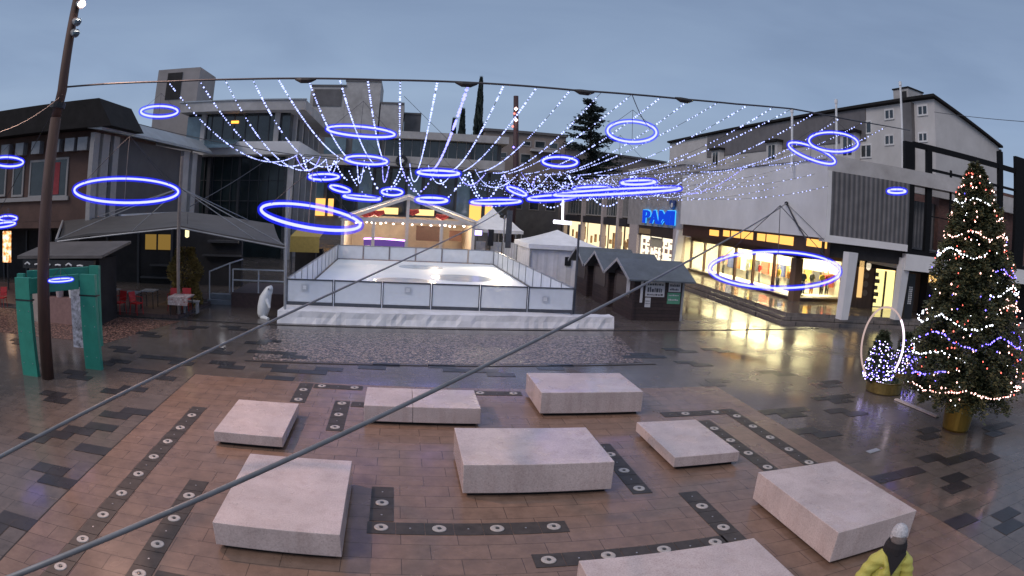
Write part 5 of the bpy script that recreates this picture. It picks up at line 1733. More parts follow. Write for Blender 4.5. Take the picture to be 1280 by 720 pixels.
# raised deck with steps and white railing by the rink corner
b0, b1 = az(289, 383), az(345, 384)
R = thing('raised_deck', 'dark red raised deck with two steps beside the left corner of the rink', 'deck', (b0.x, b0.y, 0))
m = MB(); m.box(b0.x, b1.x + 0.5, b0.y, b0.y + 3.5, 0, 0.62); m.build('deck', mat('deck_red', (0.075, 0.045, 0.042), 0.6, var=0.25), R)
for k in range(2):
    m = MB(); m.box(b0.x - 1.3, b0.x - 0.003, b0.y + 0.35 + 0.4 * k, b0.y + 0.75 + 0.4 * k, 0, 0.2 * (k + 1)); m.build('step', GREYMET, R)
R = thing('white_railing', 'white tubular railing round the raised deck and its steps', 'railing', (b0.x, b0.y, 0.62))
def rail(pts, r=0.035):
    m = MB(); m.tube(pts, r, 6); m.build('rail', WHITEPAINT, R)
x0, x1, yy = b0.x + 0.05, b1.x + 0.45, b0.y + 0.1
for x in (x0, (x0 + x1) / 2, x1):
    m = MB(); m.tube([(x, yy, 0.62), (x, yy, 1.62)], 0.035, 6); m.build('post', WHITEPAINT, R)
rail([(x0, yy, 1.62), (x1, yy, 1.62)]); rail([(x0, yy, 1.15), (x1, yy, 1.15)])
rail([(x0 - 1.25, yy + 0.3, 1.45), (x0 - 0.5, yy + 1.2, 1.75), (x0, yy + 1.8, 1.9)])
for q in ((x0 - 1.25, yy + 0.3, 0.0, 1.45), (x0 - 0.5, yy + 1.2, 0.4, 1.75)):
    m = MB(); m.tube([(q[0], q[1], q[2]), (q[0], q[1], q[3])], 0.032, 6); m.build('post', WHITEPAINT, R)

# white animal shaped skating aid
p = az(328, 397)
R = thing('skating_aid', 'white animal shaped figure leaning by the left corner of the rink', 'figure', p)
bm_ = MB()
bm_.tube([p + Vector(v) for v in ((-0.06, 0, 0.0), (0.0, 0, 0.12), (0.07, 0, 0.45), (0.13, 0, 0.8), (0.22, 0, 1.0), (0.30, -0.02, 1.12), (0.36, -0.05, 1.17), (0.40, -0.10, 1.12))], [0.12, 0.22, 0.27, 0.25, 0.19, 0.17, 0.13, 0.05], 14)
bm_.build('body', mat('white_plastic', (0.72, 0.74, 0.75), 0.4, var=0.06), R, smooth=True)
m = MB(); m.octa(p + Vector((0.30, -0.17, 1.17)), 0.035); m.build('eye', BLACKMET, R)
m = MB(); m.tube([p + Vector((0.22, -0.16, 0.75)), p + Vector((0.38, -0.3, 0.45))], [0.09, 0.04], 8); m.build('flipper', MATS['white_plastic'], R)
m = MB(); m.tube([p + Vector((0.02, -0.1, 0.03)), p + Vector((0.35, -0.45, 0.04))], [0.11, 0.06], 8); m.build('tail_flipper', MATS['white_plastic'], R)

# kiosk behind the portal and the lit sign at the far left
KROOF = mat('kiosk_roof', (0.12, 0.105, 0.10), 0.55, var=0.2, scale=2, dirt=0.5)
R = thing('snack_kiosk', 'cream kiosk with a flat grey roof behind the green portal', 'kiosk', ay(75, 390, 19.5))
yk = 20.6
a, b = ay(32, 380, yk).x, ay(122, 380, yk).x
zt2, zt1 = ay(75, 324, yk).z, ay(75, 309, yk).z
m = MB(); m.prism([Vector((a - .2, yk - .3, zt2)), Vector((b + .4, yk - .3, zt2 + 0.1)), Vector((b + .4, yk - .3, zt2 + 0.2)), Vector((a - .2, yk - .3, zt2 + 0.12))], Vector((0, 2.8, 0.35))); m.build('roof', KROOF, R)
m = MB(); m.box(a + .1, b, yk - 0.25, yk - 0.1, zt2 - 0.35, zt2 - 0.003); fa = m.build('fascia', BLACKMET, R)
m = MB()
for k in range(6):
    x = a + 0.25 + (b - a - 0.5) * k / 6
    m.tube([(x, yk - 0.27, zt2 - 0.2), (x + 0.14, yk - 0.27, zt2 - 0.12 - 0.06 * (k % 2)), (x + 0.3, yk - 0.27, zt2 - 0.2)], 0.035, 6)
m.split_build('scroll_lettering', WHITEPAINT, fa)
m = MB(); m.box(a + .3, a + 1.2, yk, yk + 2, 0, zt2 - 0.003); m.build('wall', mat('kiosk_cream', (0.42, 0.34, 0.29), 0.7, var=0.1), R)
m = MB(); m.box(a + 1.203, b - .1, yk + 0.4, yk + 2, 0, zt2 - 0.003); m.build('wall', DARKIN, R)
m = MB(); m.box(a + 1.21, b - .1, yk, yk + 0.38, 0.0, 1.0); m.build('counter', mat('counter_pink', (0.30, 0.17, 0.15), 0.6), R)
for k, x in enumerate((a + 1.9, a + 2.6)):
    m = MB(); m.lathe([(0.16, 0), (0.2, 0.3), (0.1, 0.62), (0.0, 0.7)], (x, yk + 0.18, 1.0), 10); m.build('covered_display', mat('pale_cover', (0.5, 0.4, 0.4), 0.6) if k == 0 else WHITEPAINT, R)

ys = 27.0
a = ay(8, 308, ys)
R = thing('lit_poster_sign', 'glowing orange and white poster sign on a post by the brown building', 'sign', (a.x, ys, 0))
def poster_glow():
    m, nt, out = nodes('poster_glow')
    e = N(nt, 'Emission'); tc = N(nt, 'TexCoord')
    no = N(nt, 'TexNoise'); no.inputs['Scale'].default_value = 4.5; no.inputs['Detail'].default_value = 6
    L(nt, tc, 'Object', no, 'Vector')
    r = ramp(nt, [(0.3, (0.18, 0.05, 0.03)), (0.45, (0.85, 0.32, 0.08)), (0.58, (1.0, 0.75, 0.5)), (0.72, (0.95, 0.85, 1.0))])
    L(nt, no, 'Fac', r, 'Fac'); L(nt, r, 'Color', e, 'Color'); e.inputs['Strength'].default_value = 1.3
    L(nt, e, 'Emission', out, 'Surface'); return m
m = MB(); m.box(a.x - 0.32, a.x + 0.32, ys, ys + 0.1, ay(8, 328, ys).z, ay(8, 289, ys).z); m.build('poster_face', poster_glow(), R)
m = MB(); m.tube([(a.x, ys + .15, 0), (a.x, ys + .15, 3.4)], 0.05, 8); m.build('post', BLACKMET, R)
# ------------------------------------------------------------------ trees on the skyline
LEAFD = mat('dark_conifer', (0.022, 0.034, 0.030), rough=0.8, var=0.45, scale=1.2)
BARK = mat('bark', (0.06, 0.042, 0.032), rough=0.9, var=0.3, scale=6)


def leaf(mb, p, d, w, rs):
    """one small pointed sprig starting at p along d"""
    s = d.cross(Vector((rs.uniform(-1, 1), rs.uniform(-1, 1), rs.uniform(-1, 1))))
    if s.length < 1e-4: return
    s = s.normalized() * w
    mb.face([p - s * 0.35, p + d * 0.45 - s, p + d, p + d * 0.45 + s])


def cypress(label, base, h, r, seed):
    t = thing('cypress_tree', label, 'tree', base, 'cypress trees on the skyline')
    rs = random.Random(seed)
    m = MB(); m.tube([base, base + Vector((0, 0, h * 0.85))], [0.3, 0.05], 7); m.build('trunk', BARK, t)
    m = MB()
    for i in range(2600):
        f = rs.random() ** 0.8
        z = 1 + (h - 1) * f
        rr = r * (1 - f) ** 0.75 * (0.75 + 0.35 * rs.random()) * (1 if f > 0.08 else 0.6)
        a = rs.random() * 2 * PI
        q = rr * math.sqrt(rs.random())
        p = base + Vector((q * math.cos(a), q * math.sin(a), z))
        leaf(m, p, Vector((0.25 * math.cos(a), 0.25 * math.sin(a), 0.9 + 0.6 * rs.random())), 0.16, rs)
    m.build('crown', LEAFD, t, fix=False)


b = ay(597, 168, 98); cypress('tall thin dark cypress rising above the gallery roof', Vector((b.x, 98, 0)), ay(597, 104, 98).z, 1.35, 1)
b = ay(577, 168, 99); cypress('shorter cypress just left of the tall one', Vector((b.x, 99, 0)), ay(577, 144, 99).z, 1.3, 2)
b = ay(567, 168, 99); cypress('smallest cypress tip peeping over the gallery roof', Vector((b.x, 100, 0)), ay(567, 156, 100).z, 1.0, 3)

base = Vector((ay(737, 200, 92).x, 92, 0))
t = thing('cedar_tree', 'broad dark cedar with layered branches behind the row of shops', 'tree', base)
h = ay(737, 124, 92).z
m = MB(); m.tube([base, base + Vector((0, 0, h * 0.97))], [0.5, 0.08], 8); m.build('trunk', BARK, t)
rs = random.Random(21)
m = MB(); lb_ = MB()
for i in range(60):
    f = 0.35 + 0.63 * (i / 59)
    z = h * f
    ln = (1 - f) * 7.6 * (0.7 + 0.5 * rs.random()) + 0.5
    a = rs.random() * 2 * PI
    d = Vector((math.cos(a), math.sin(a), 0))
    tip = base + d * ln + Vector((0, 0, z + 0.12 * ln + 0.3 * rs.random()))
    lb_.tube([base + Vector((0, 0, z)), tip], [0.09, 0.02], 4)
    for k in range(int(40 + 34 * ln)):
        u = rs.random() ** 0.7
        p = (base + Vector((0, 0, z))).lerp(tip, u) + Vector((rs.gauss(0, .28 + .12 * ln), rs.gauss(0, .28 + .12 * ln), rs.gauss(0, .13)))
        leaf(m, p, d * 0.45 + Vector((rs.uniform(-.4, .4), rs.uniform(-.4, .4), rs.uniform(-.12, .22))), 0.15, rs)
lb_.build('limbs', BARK, t)
m.build('crown', LEAFD, t, fix=False)

# golden ivy bush on the terrace
IVY = mat('golden_ivy', (0.26, 0.185, 0.055), rough=0.7, var=0.6, scale=4)
p = az(226, 386)
t = thing('ivy_bush', 'tall rounded golden leafed bush on the terrace behind the awning pole', 'bush', p)
m = MB(); m.tube([p + Vector((0, .6, 0)), p + Vector((0, .6, 1.8))], [0.08, 0.03], 6); m.build('trunk', BARK, t)
m = MB(); rs = random.Random(6)
for i in range(3600):
    z = 0.1 + 2.45 * rs.random()
    f = z / 2.6
    rr = 0.82 * (1 - max(0, f - 0.55) ** 2 * 4.2) ** 0.5 * (0.85 + 0.15 * math.sin(z * 5))
    a = rs.random() * 2 * PI; q = rr * rs.random() ** 0.35
    leaf(m, p + Vector((q * math.cos(a), 0.6 + q * math.sin(a), z)), Vector((math.cos(a), math.sin(a), rs.uniform(-.6, .6))) * 0.14, 0.05, rs)
m.build('foliage', IVY, t, fix=False)

# ------------------------------------------------------------------ decorated fir
FIR = mat('fir_needles', (0.035, 0.048, 0.022), rough=0.7, var=0.55, scale=2.2)
FIRT = mat('fir_tips', (0.085, 0.082, 0.03), rough=0.7, var=0.4, scale=3)
BRASS = mat('brass_pot', (0.34, 0.22, 0.045), rough=0.38, metal=0.75, var=0.25, scale=3, dirt=0.4)
BW = emis('bulb_white', (0.85, 0.88, 1.0), 6.0, False)
BP = emis('bulb_pink', (1.0, 0.55, 0.48), 5.0, False)
BR = emis('bulb_red', (1.0, 0.16, 0.12), 3.0, False)
BB = emis('bulb_blue', (0.16, 0.12, 1.0), 6.0, False)
BV = emis('bulb_violet', (0.55, 0.42, 1.0), 6.0, False)
BC = emis('bulb_cyan', (0.12, 0.62, 1.0), 3.0, False)
FB = Vector((13.82, 9.95, 0))


def crown_r(z, z0, z1, r):
    f = min(1, max(0, (z - z0) / (z1 - z0)))
    return r * ((1 - f) ** 0.56) * (1.0 if f > 0.12 else 0.75 + 2 * f)


def fir(t, base, z0, z1, r, nb, seed, w=0.05, dense=26, tipm=True):
    rs = random.Random(seed)
    m = MB(); m.tube([base + Vector((0, 0, z0 - 0.25 * (z1 - z0) * 0.3)), base + Vector((0, 0, z1 - 0.05))], [0.09 * r, 0.012], 7); m.build('trunk', BARK, t)
    m = MB()
    for i in range(nb):
        f = (i / nb) ** 1.12
        z = z0 + (z1 - z0) * f
        ln = crown_r(z, z0, z1, r) * (0.64 + 0.46 * rs.random())
        a = i * 2.39996 + rs.uniform(-.3, .3)
        d = Vector((math.cos(a), math.sin(a), 0))
        s_ = Vector((-d.y, d.x, 0))
        P0 = base + Vector((0, 0, z))
        droop = -0.16 * ln
        for k in range(int(dense * (0.5 + ln))):
            u = rs.random() ** 0.55
            c = P0 + d * ln * u + Vector((0, 0, droop * u * u * 1.6 + 0.10 * u))
            sp = 0.20 * ln * (1.15 - u)
            c = c + s_ * rs.gauss(0, sp * 0.75 + 0.02) + Vector((0, 0, rs.gauss(0, 0.035 + 0.02 * ln)))
            m.mi = 1 if (tipm and u > 0.8 and rs.random() < 0.45) else 0
            leaf(m, c, (d * rs.uniform(.4, 1) + s_ * rs.uniform(-.9, .9) + Vector((0, 0, rs.uniform(-.35, .3)))) * (w * 5.0), w, rs)
    m.build('crown', [FIR, FIRT], t, fix=False)


t = thing('christmas_tree', 'large decorated fir in a brass pot covered with pink, blue and white lights', 'christmas tree', FB)
fir(t, FB, 1.0, 6.85, 2.05, 760, 5, 0.024, 84)
m = MB(); m.lathe([(0.40, 0.0), (0.44, 0.05), (0.52, 0.95), (0.55, 1.0), (0.47, 1.0), (0.44, 0.9), (0.0, 0.9)], FB, 24); m.build('brass_pot', BRASS, t, smooth=False)
rs = random.Random(8)
# wavy chains of small lights round the crown
for i, (z, mm_, amp) in enumerate(((1.55, BP, .10), (1.95, BB, .12), (2.35, BW, .12), (2.75, BB, .14), (3.15, BW, .13), (3.55, BP, .1), (3.95, BW, .12), (4.35, BB, .1), (4.75, BW, .1), (5.2, BP, .08), (5.65, BP, .06), (6.0, BW, .05), (6.3, BP, .04))):
    m = MB()
    n = int(44 * crown_r(z, 1.0, 6.85, 2.0)) + 14
    pts_ = []
    ph = rs.random() * 6
    for k in range(n):
        a = 2 * PI * k / n + rs.uniform(-.03, .03)
        zz_ = z + amp * math.sin(a * 5 + ph) + rs.uniform(-.03, .03)
        rr = crown_r(zz_, 1.0, 6.85, 2.0) * rs.uniform(0.93, 1.06) + 0.02
        pts_.append(FB + Vector((rr * math.cos(a), rr * math.sin(a), zz_ - 0.14 * rr)))
    a0_ = rs.randrange(n); ln_ = int(n * rs.uniform(.35, .75))
    m.beads([pts_[(a0_ + k) % n] for k in range(ln_)], 0.004, 0.019, 0.085, 0.1, rs)
    m.build('light_chain', [WIRE, mm_], t, fix=False)
for q, (mm_, n, rad) in enumerate(((BP, 130, 0.027), (BW, 90, 0.015), (BR, 85, 0.024), (BB, 36, 0.022))):
    m = MB()
    for k in range(n):
        z = 1.2 + 5.5 * rs.random() ** 1.25
        a = rs.random() * 2 * PI
        if q in (0, 2) and rs.random() < 0.6: a = rs.choice([PI + 0.35, PI + 0.5, PI * 1.55, -.4]) + rs.gauss(0, .22)
        rr = crown_r(z, 1.0, 6.85, 2.0) * rs.uniform(0.9, 1.08) + 0.02
        m.octa(FB + Vector((rr * math.cos(a), rr * math.sin(a), z - 0.12 * rr)), rad * rs.uniform(.7, 1.15))
    if q in (0, 2):
        for k in range(14):
            a = rs.random() * 2 * PI; z = 6.15 + 0.65 * rs.random(); rr = crown_r(z, 1.0, 6.85, 2.0) + 0.02
            m.octa(FB + Vector((rr * math.cos(a), rr * math.sin(a), z)), rad)
    m.build('scattered_bulb', mm_, t, fix=False).__setitem__('kind', 'stuff')
m = MB()
for k in range(18):
    a = 2 * PI * k / 18
    p = FB + Vector((0.5 * math.cos(a), 0.5 * math.sin(a), 1.0))
    for j in range(14): leaf(m, p, Vector((math.cos(a) * .2 + rs.gauss(0, .06), math.sin(a) * .2 + rs.gauss(0, .06), -0.28 * rs.random())), 0.03, rs)
m.build('hanging_twigs', mat('brown_twigs', (0.09, 0.06, 0.035), 0.8), t, fix=False)
# the fir stands a little out of plumb in its pot
LEAN = Matrix.Translation(FB) @ Matrix.Rotation(-0.042, 4, Vector((0.81, 0.58, 0))) @ Matrix.Translation(-FB)
for ch in t.children:
    if not ch.name.startswith(('brass_pot', 'hanging_twigs')):
        ch.matrix_basis = LEAN

# small lit cone trees in planters and the glowing hoop
PLB = az(1104, 489)
t = thing('round_planter', 'low round brass planter under the glowing hoop', 'planter', PLB)
m = MB(); m.lathe([(0.60, 0), (0.64, 0.03), (0.66, 0.34), (0.68, 0.38), (0.60, 0.38), (0.58, 0.32), (0.0, 0.32)], PLB, 28); m.build('planter_bowl', mat('aged_brass', (0.20, 0.15, 0.05), 0.45, metal=0.5, var=0.3), t)
m = MB()
for k in range(500):
    a = rs.random() * 2 * PI; q = 0.58 * math.sqrt(rs.random())
    leaf(m, PLB + Vector((q * math.cos(a), q * math.sin(a), 0.33)), Vector((rs.gauss(0, .08), rs.gauss(0, .08), 0.1)), 0.03, rs)
m.build('low_greenery', FIR, t, fix=False)


def lit_cone(label, base, z0, z1, r, seed):
    t = thing('lit_cone_tree', label, 'small tree', base, 'small cone trees with violet lights')
    fir(t, base, z0, z1, r, 150, seed, 0.03, 70, False)
    rs = random.Random(seed)
    for mm_, n in ((BV, 100), (BB, 70), (BW, 60)):
        m = MB(); sp_ = []; ph = rs.random() * 6
        for k in range(n * 3):
            f = k / (n * 3)
            z = z0 + (z1 - z0) * f
            a = ph + 2 * PI * 9 * f ** 0.8
            rr = crown_r(z, z0, z1, r) * rs.uniform(.9, 1.1) + 0.015
            sp_.append(base + Vector((rr * math.cos(a), rr * math.sin(a), z + rs.uniform(-.04, .04))))
        m.beads(sp_, 0.003, 0.019, 0.20, 0.1, rs)
        m.build('light_chain', [WIRE, mm_], t, fix=False)


lit_cone('small cone tree with violet and blue lights standing in the round planter inside the hoop', PLB + Vector((-0.22, 0.17, 0.0)), 0.36, 1.78, 0.60, 31)
b2 = az(1128, 474)
lit_cone('second violet lit cone tree, half hidden behind the big decorated fir', b2, 0.25, 1.55, 0.62, 32)
t = thing('round_planter', 'low dark planter under the second violet lit cone tree', 'planter', b2)
m = MB(); m.lathe([(0.5, 0), (0.55, 0.26), (0.48, 0.28), (0.0, 0.24)], b2, 24); m.build('planter_bowl', mat('aged_brass', (0.2, 0.15, 0.05), 0.45), t)
m = MB()
for k in range(300):
    a = rs.random() * 2 * PI; q = 0.46 * math.sqrt(rs.random())
    leaf(m, b2 + Vector((q * math.cos(a), q * math.sin(a), 0.24)), Vector((rs.gauss(0, .08), rs.gauss(0, .08), 0.1)), 0.03, rs)
m.build('low_greenery', FIR, t, fix=False)
# hoop: upright ring turned away from the camera
hc = PLB + Vector((-0.24, 0.16, 0.30 + 1.16))
t = thing('glowing_hoop', 'upright pale glowing hoop standing over the small lit cone tree', 'light hoop', PLB + Vector((0, 0, 0.36)))
hu = Vector((math.cos(math.radians(-30)), math.sin(math.radians(-30)), 0))
pts = [hc + hu * 0.76 * math.cos(a * PI / 32) + Vector((0, 0, 1.18 * math.sin(a * PI / 32))) for a in range(64)]
def hoop_mat():
    m, nt, out = nodes('hoop_light')
    e = N(nt, 'Emission'); e.inputs['Color'].default_value = (1.0, 0.80, 0.86, 1); e.inputs['Strength'].default_value = 0.85
    L(nt, e, 'Emission', out, 'Surface'); return m
m = MB(); m.tube(pts[8:56] , 0.032, 8); m.build('hoop_tube', emis('hoop_dim', (0.85, 0.62, 0.58), 0.55), t)
m = MB(); m.tube(pts[56:] + pts[:9], 0.038, 8); m.build('lit_tube', emis('hoop_bright', (1.0, 0.80, 0.95), 1.6), t)
a, b = az(1120, 500), az(1172, 522)
m = MB(); u = (b - a).normalized(); n_ = Vector((-u.y, u.x, 0)) * 0.07
m.prism([a - n_ * 1.5 + Vector((0, 0, .012)), a - n_ + Vector((0, 0, .05)), a + n_ + Vector((0, 0, .05)), a + n_ * 1.5 + Vector((0, 0, .012))], b - a)
tag(m.build('cable_cover', mat('cable_cover', (0.40, 0.33, 0.29), 0.5)), 'pale cable cover lying on the paving between planter and brass pot', 'cable cover')
a = az(1095, 566)
m = MB(); m.obox(a + Vector((-.2, 0, .006)), Vector((0.42, 0.06, 0)), Vector((-0.02, 0.16, 0)), Vector((0, 0, 0.012)))
tag(m.build('ground_plate', STEEL), 'small shiny plate set in the dark paving in front of the brass pot', 'plate')

# ------------------------------------------------------------------ overhead cables, light strings and rings
def catenary(p, q, sag, n=24):
    return [p.lerp(q, k / n) - Vector((0, 0, 4 * sag * (k / n) * (1 - k / n))) for k in range(n + 1)]


YC = 14.6
front = [Vector((-9.5, 13.8, 7.5))] + [ay(px, py, YC + dy) for px, py, dy in ((130, 105, -.2), (210, 102, 0), (300, 99, 0), (380, 98, 0), (480, 100, 0), (583, 103, 0), (650, 107, 0), (720, 113, 0), (790, 118, 0), (855, 124, .2), (920, 130, .5), (990, 136, 1.2), (1063, 150, 2.5))] + [ay(1137, 163, 24.8)]
t = thing('overhead_cable', 'black steel cable crossing the sky above the rink, carrying the light strings', 'cable', front[0])
m = MB(); m.tube(front, 0.026, 6); m.build('rope', WIRE, t)
for px, py in ((382, 99), (583, 104), (730, 114), (855, 124)):
    p = ay(px, py, YC)
    m = MB(); m.tube([p + Vector((-0.26, 0, 0)), p + Vector((-.1, 0, -.03)), p + Vector((.1, 0, -.03)), p + Vector((0.26, 0, 0))], [0.02, 0.07, 0.07, 0.02], 8); m.build('cable_clamp', BLACKMET, t)


def on_front(px):
    best = None
    for a, b in zip(front[1:-1], front[2:-1]):
        pass
    # solve along the cable polyline for the wanted picture column
    bestd, bp = 1e9, None
    for a, b in zip(front[:-1], front[1:]):
        for k in range(20):
            p = a.lerp(b, k / 20)
            q = project(p)
            if abs(q[0] - px) < bestd:
                bestd, bp = abs(q[0] - px), p
    return bp


RT = ROT.transposed()
def project(p):
    v = RT @ (Vector(p) - Vector((0, 0, CAM_H)))
    th = math.acos(-v.z / v.length)
    r = th / LA
    for _ in range(8): r -= (LA * r + LB * r ** 3 - th) / (LA + 3 * LB * r * r)
    s = math.hypot(v.x, v.y)
    return 640 + 640 * r * v.x / s, 360 - 640 * r * v.y / s


BULB = emis('string_bulb', (0.40, 0.46, 1.0), 2.2, False)
BULBB = emis('string_bulb_blue', (0.26, 0.26, 1.0), 2.4, False)
rs = random.Random(77)
m2a, m2b = Vector((-15.8, 32.6, 8.9)), Vector((21.0, 32.6, 8.6))
mid_c = catenary(m2a, m2b, 2.3, 80)
m = MB(); m.tube(mid_c, 0.022, 5); tag(m.build('overhead_cable', WIRE), 'sagging middle cable over the rink where the light strings meet', 'cable')


def on_mid(x):
    f = min(0.999, max(0, (x - m2a.x) / (m2b.x - m2a.x))) * 80
    k = int(f)
    return mid_c[k].lerp(mid_c[k + 1], f - k)




def light_string(label, grp, pts, mm_, r=0.03, gap=0.2, skip=0.12, every=1.0):
    m = MB(); m.beads(pts, 0.007, r, gap, skip, rs)
    t = tag(m.build('light_string', [WIRE, mm_], fix=False), label, 'light string', grp)
    return t


cols_px = [212, 250, 283, 315, 347, 386, 422, 460, 500, 545, 588, 630, 672, 712, 752, 790, 826, 862, 898, 934, 966, 992, 1020, 1050, 1080, 1110]
n_ = len(cols_px)
for i, px in enumerate(cols_px):
    p = on_front(px)
    q = on_mid(max(-7.4, p.x * 0.98 + 0.3 * (i < 5)) if px < 985 else min(20.8, 11.0 + (px - 985) * 0.078))
    sag = 0.35 + 0.25 * (i % 3) / 2 + (0.7 if i < 4 else 0)
    lab = '%s light string from the rusty mast, hanging off the near overhead cable' % nth(i)
    if px == 588: lab = 'thick double blue light string on the near overhead cable'
    P = catenary(p, q, sag)
    light_string(lab, 'light strings hanging from the front cable', P, BULBB if px == 588 else BULB, 0.042 if px == 588 else 0.026, 0.13 if px == 588 else (0.17 if i < 12 else 0.20), 0.12 if i < 14 else 0.22)
# second cable and the bays behind it
c2a, c2b = Vector((-9.6, 52, 8.6)), Vector((23.2, 49.4, 7.9))
m = MB(); m.tube(catenary(c2a, c2b, 0.5), 0.03, 5); tag(m.build('overhead_cable', WIRE), 'steel cable stretched across the plaza just behind the rink', 'cable')
c3a, c3b = Vector((-9.4, 67, 8.6)), Vector((23.8, 70, 8.6))
m = MB(); m.tube(catenary(c3a, c3b, 0.6), 0.03, 5); tag(m.build('overhead_cable', WIRE), 'far steel cable above the street behind the tents', 'cable')
for i in range(16):
    a = on_mid(-6.0 + 25 * i / 15); b = catenary(c2a, c2b, 0.5, 44)[3 + int(i * 2.5)]
    light_string('%s light string from the glazed building in the far bay beyond the rink' % nth(i), 'light strings in the far bay', catenary(a, b, 1.0 + 0.6 * rs.random(), 16), BULBB if i % 3 == 0 else BULB, 0.033, 0.24, 0.1)
# garlands swagged along the middle cable
sx_ = [-5.6 + 1.75 * k for k in range(12)]
for k in range(11):
    a, b = on_mid(sx_[k]), on_mid(sx_[k + 1])
    light_string('%s drooping swag of lights from the glazed building along the middle cable' % nth(k), 'swags of lights along the middle cable', catenary(a, b, (1.25, 1.0, 1.4)[k % 3], 14), BULBB if k in (3, 6) else BULB, 0.044, 0.13, 0.03)
    if k % 2:
        a, b = on_mid(sx_[k]) + Vector((0.3, 4.5, -0.2)), on_mid(sx_[min(k + 2, 11)]) + Vector((0.2, 4.5, 0.1))
        light_string('%s deep swag hanging behind the swags of the middle cable' % nth(k // 2), 'deep swags behind the middle cable', catenary(a, b, 1.7, 16), BULB, 0.044, 0.15, 0.03)
# low net of lights slung between the rink and the white shop
for k in range(22):
    y = 23.5 + k * 1.25
    a = Vector((20.6, y + 2.5, 7.2 + 2.0 * (k % 4) / 3)); b = Vector((7.5 - 0.12 * k, y + 8, 6.7))
    light_string('%s crosswise light string counted from the fir tree side of the net' % nth(k), 'crosswise light strings by the white shop', catenary(a, b, 0.9 + 0.3 * rs.random(), 18), BULB, 0.024, 0.30, 0.25)

CORE = emis('ring_core', (0.36, 0.38, 1.0), 3.0)
HALO = halo('ring_halo', (0.02, 0.03, 0.95), 1.0, 0.40)  # blue halo of the rings, put in as a glowing see-through shell


def ring(label, px, py, w_, h_, dist, tilt=0.0, th=1.0, white=False, hang=True):
    """a round tube of light; its leaning follows the ellipse read in the photograph"""
    d = ray(px, py)
    c = Vector((0, 0, CAM_H)) + d * dist
    dd = (ray(px + 4, py) - ray(px - 4, py)) / 8
    e1 = dd.normalized()
    up = d.cross(e1) * -1
    if up.z < 0: up = -up
    e1r = e1 * math.cos(tilt) - up * math.sin(tilt)
    upr = up * math.cos(tilt) + e1 * math.sin(tilt)
    R_ = w_ / 2 * dd.length * dist
    k = min(0.98, h_ / w_)
    e2 = upr * k + d * math.sqrt(1 - k * k)
    t = thing('light_ring', label, 'light ring', c, 'hanging rings of light')
    pts = [c + e1r * R_ * math.cos(a * 2 * PI / 48) + e2 * R_ * math.sin(a * 2 * PI / 48) for a in range(48)]
    r0 = max(0.011, 0.0015 * dist) * th
    m = MB(); m.tube(pts, r0, 8, closed=True); m.build('glow_tube', CORE, t, smooth=True)
    m = MB(); m.tube(pts, r0 * 2.9, 8, closed=True); m.build('halo_tube', HALO, t, smooth=True)
    if hang:
        for a in (4, 20, 36):
            m = MB(); m.tube([pts[a], c + Vector((0, 0, R_ * 0.9))], 0.006, 4); m.build('hanger_wire', WIRE, t)
    return t


D_ = math.radians
ring('small light ring hanging in front of the block stair tower', 199, 139, 46, 12, 26)
ring('wide bright ring hanging before the dark grey wing', 157, 237, 130, 26, 11.5, D_(1), 1.15)
ring('thick tilted ring hanging above the left end of the rink', 388, 270, 126, 26, 11.5, D_(9), 1.5)
ring('flat wide ring against the pale tower blocks', 451, 164, 85, 12, 19, D_(5), 1.0)
ring('medium flat ring just below the ring against the tower blocks', 458, 200, 52, 10, 24, D_(4))
ring('narrow ring left of centre by the glazed building', 405, 221, 37, 7, 28, 0)
ring('tiny flat ring near the glazed building columns', 425, 236, 26, 6, 34, D_(14))
ring('small ring right above the left slope of the pavilion roof', 490, 240, 26, 8, 34, D_(2))
ring('thin long ring nearly edge-on over the left part of the pavilion', 452, 247, 46, 4, 33, D_(5))
ring('flat bright ring in front of the gallery windows', 548, 216, 52, 6, 27, D_(2), 1.1)
ring('ring hanging just right of the pavilion gable top', 540, 250, 38, 6, 33, D_(2), 1.2)
ring('oval ring under the cedar tree', 700, 202, 43, 12, 25, D_(2))
ring('round ring against the sky right of the cedar tree', 790, 164, 61, 26, 17, D_(2))
ring('left ring of the overlapping pair by the apartment house, tilted steeply', 1015, 191, 60, 15, 19, D_(20), 0.9)
ring('right ring of the overlapping pair by the apartment house', 1042, 177, 61, 22, 18, D_(3), 0.9)
ring('largest ring, hanging in front of the clothes shop windows', 970, 335, 163, 42, 9.5, D_(1), 1.0)
ring('small edge-on ring in front of the ribbed cladding', 1121, 239, 22, 4, 22, 0)
ring('ring hanging before the brown wall windows, partly out of view', 10, 202, 38, 9, 17, D_(2), 0.9)
ring('tiny upper ring of the two above the lit poster sign', 10, 273, 22, 5, 19, 0, 0.8)
ring('lower edge-on ring of the two above the lit poster sign', 4, 281, 30, 4, 18, D_(-6), 0.8)
ring('thin ring hanging inside the turquoise portal', 76, 350, 30, 3, 16.4, D_(-3), 0.7)
ring('long bright edge-on ring in front of the upper shop windows', 772, 239, 158, 6, 24, D_(-3), 1.05)
ring('small flat ring over the long bright edge-on ring', 798, 228, 42, 5, 30, D_(-2), 1.1)
ring('thin edge-on ring over the tall pointed tent', 620, 252, 62, 5, 31, D_(-1), 1.0)
ring('edge-on ring left of the hanging light bar', 690, 247, 60, 6, 31, D_(-3), 1.0)
ring('small tilted ring among the swags right of the gallery', 646, 239, 26, 6, 33, D_(22), 0.9)
ring('small bright ring above the shop row windows', 740, 236, 46, 5, 31, D_(-2), 1.0)
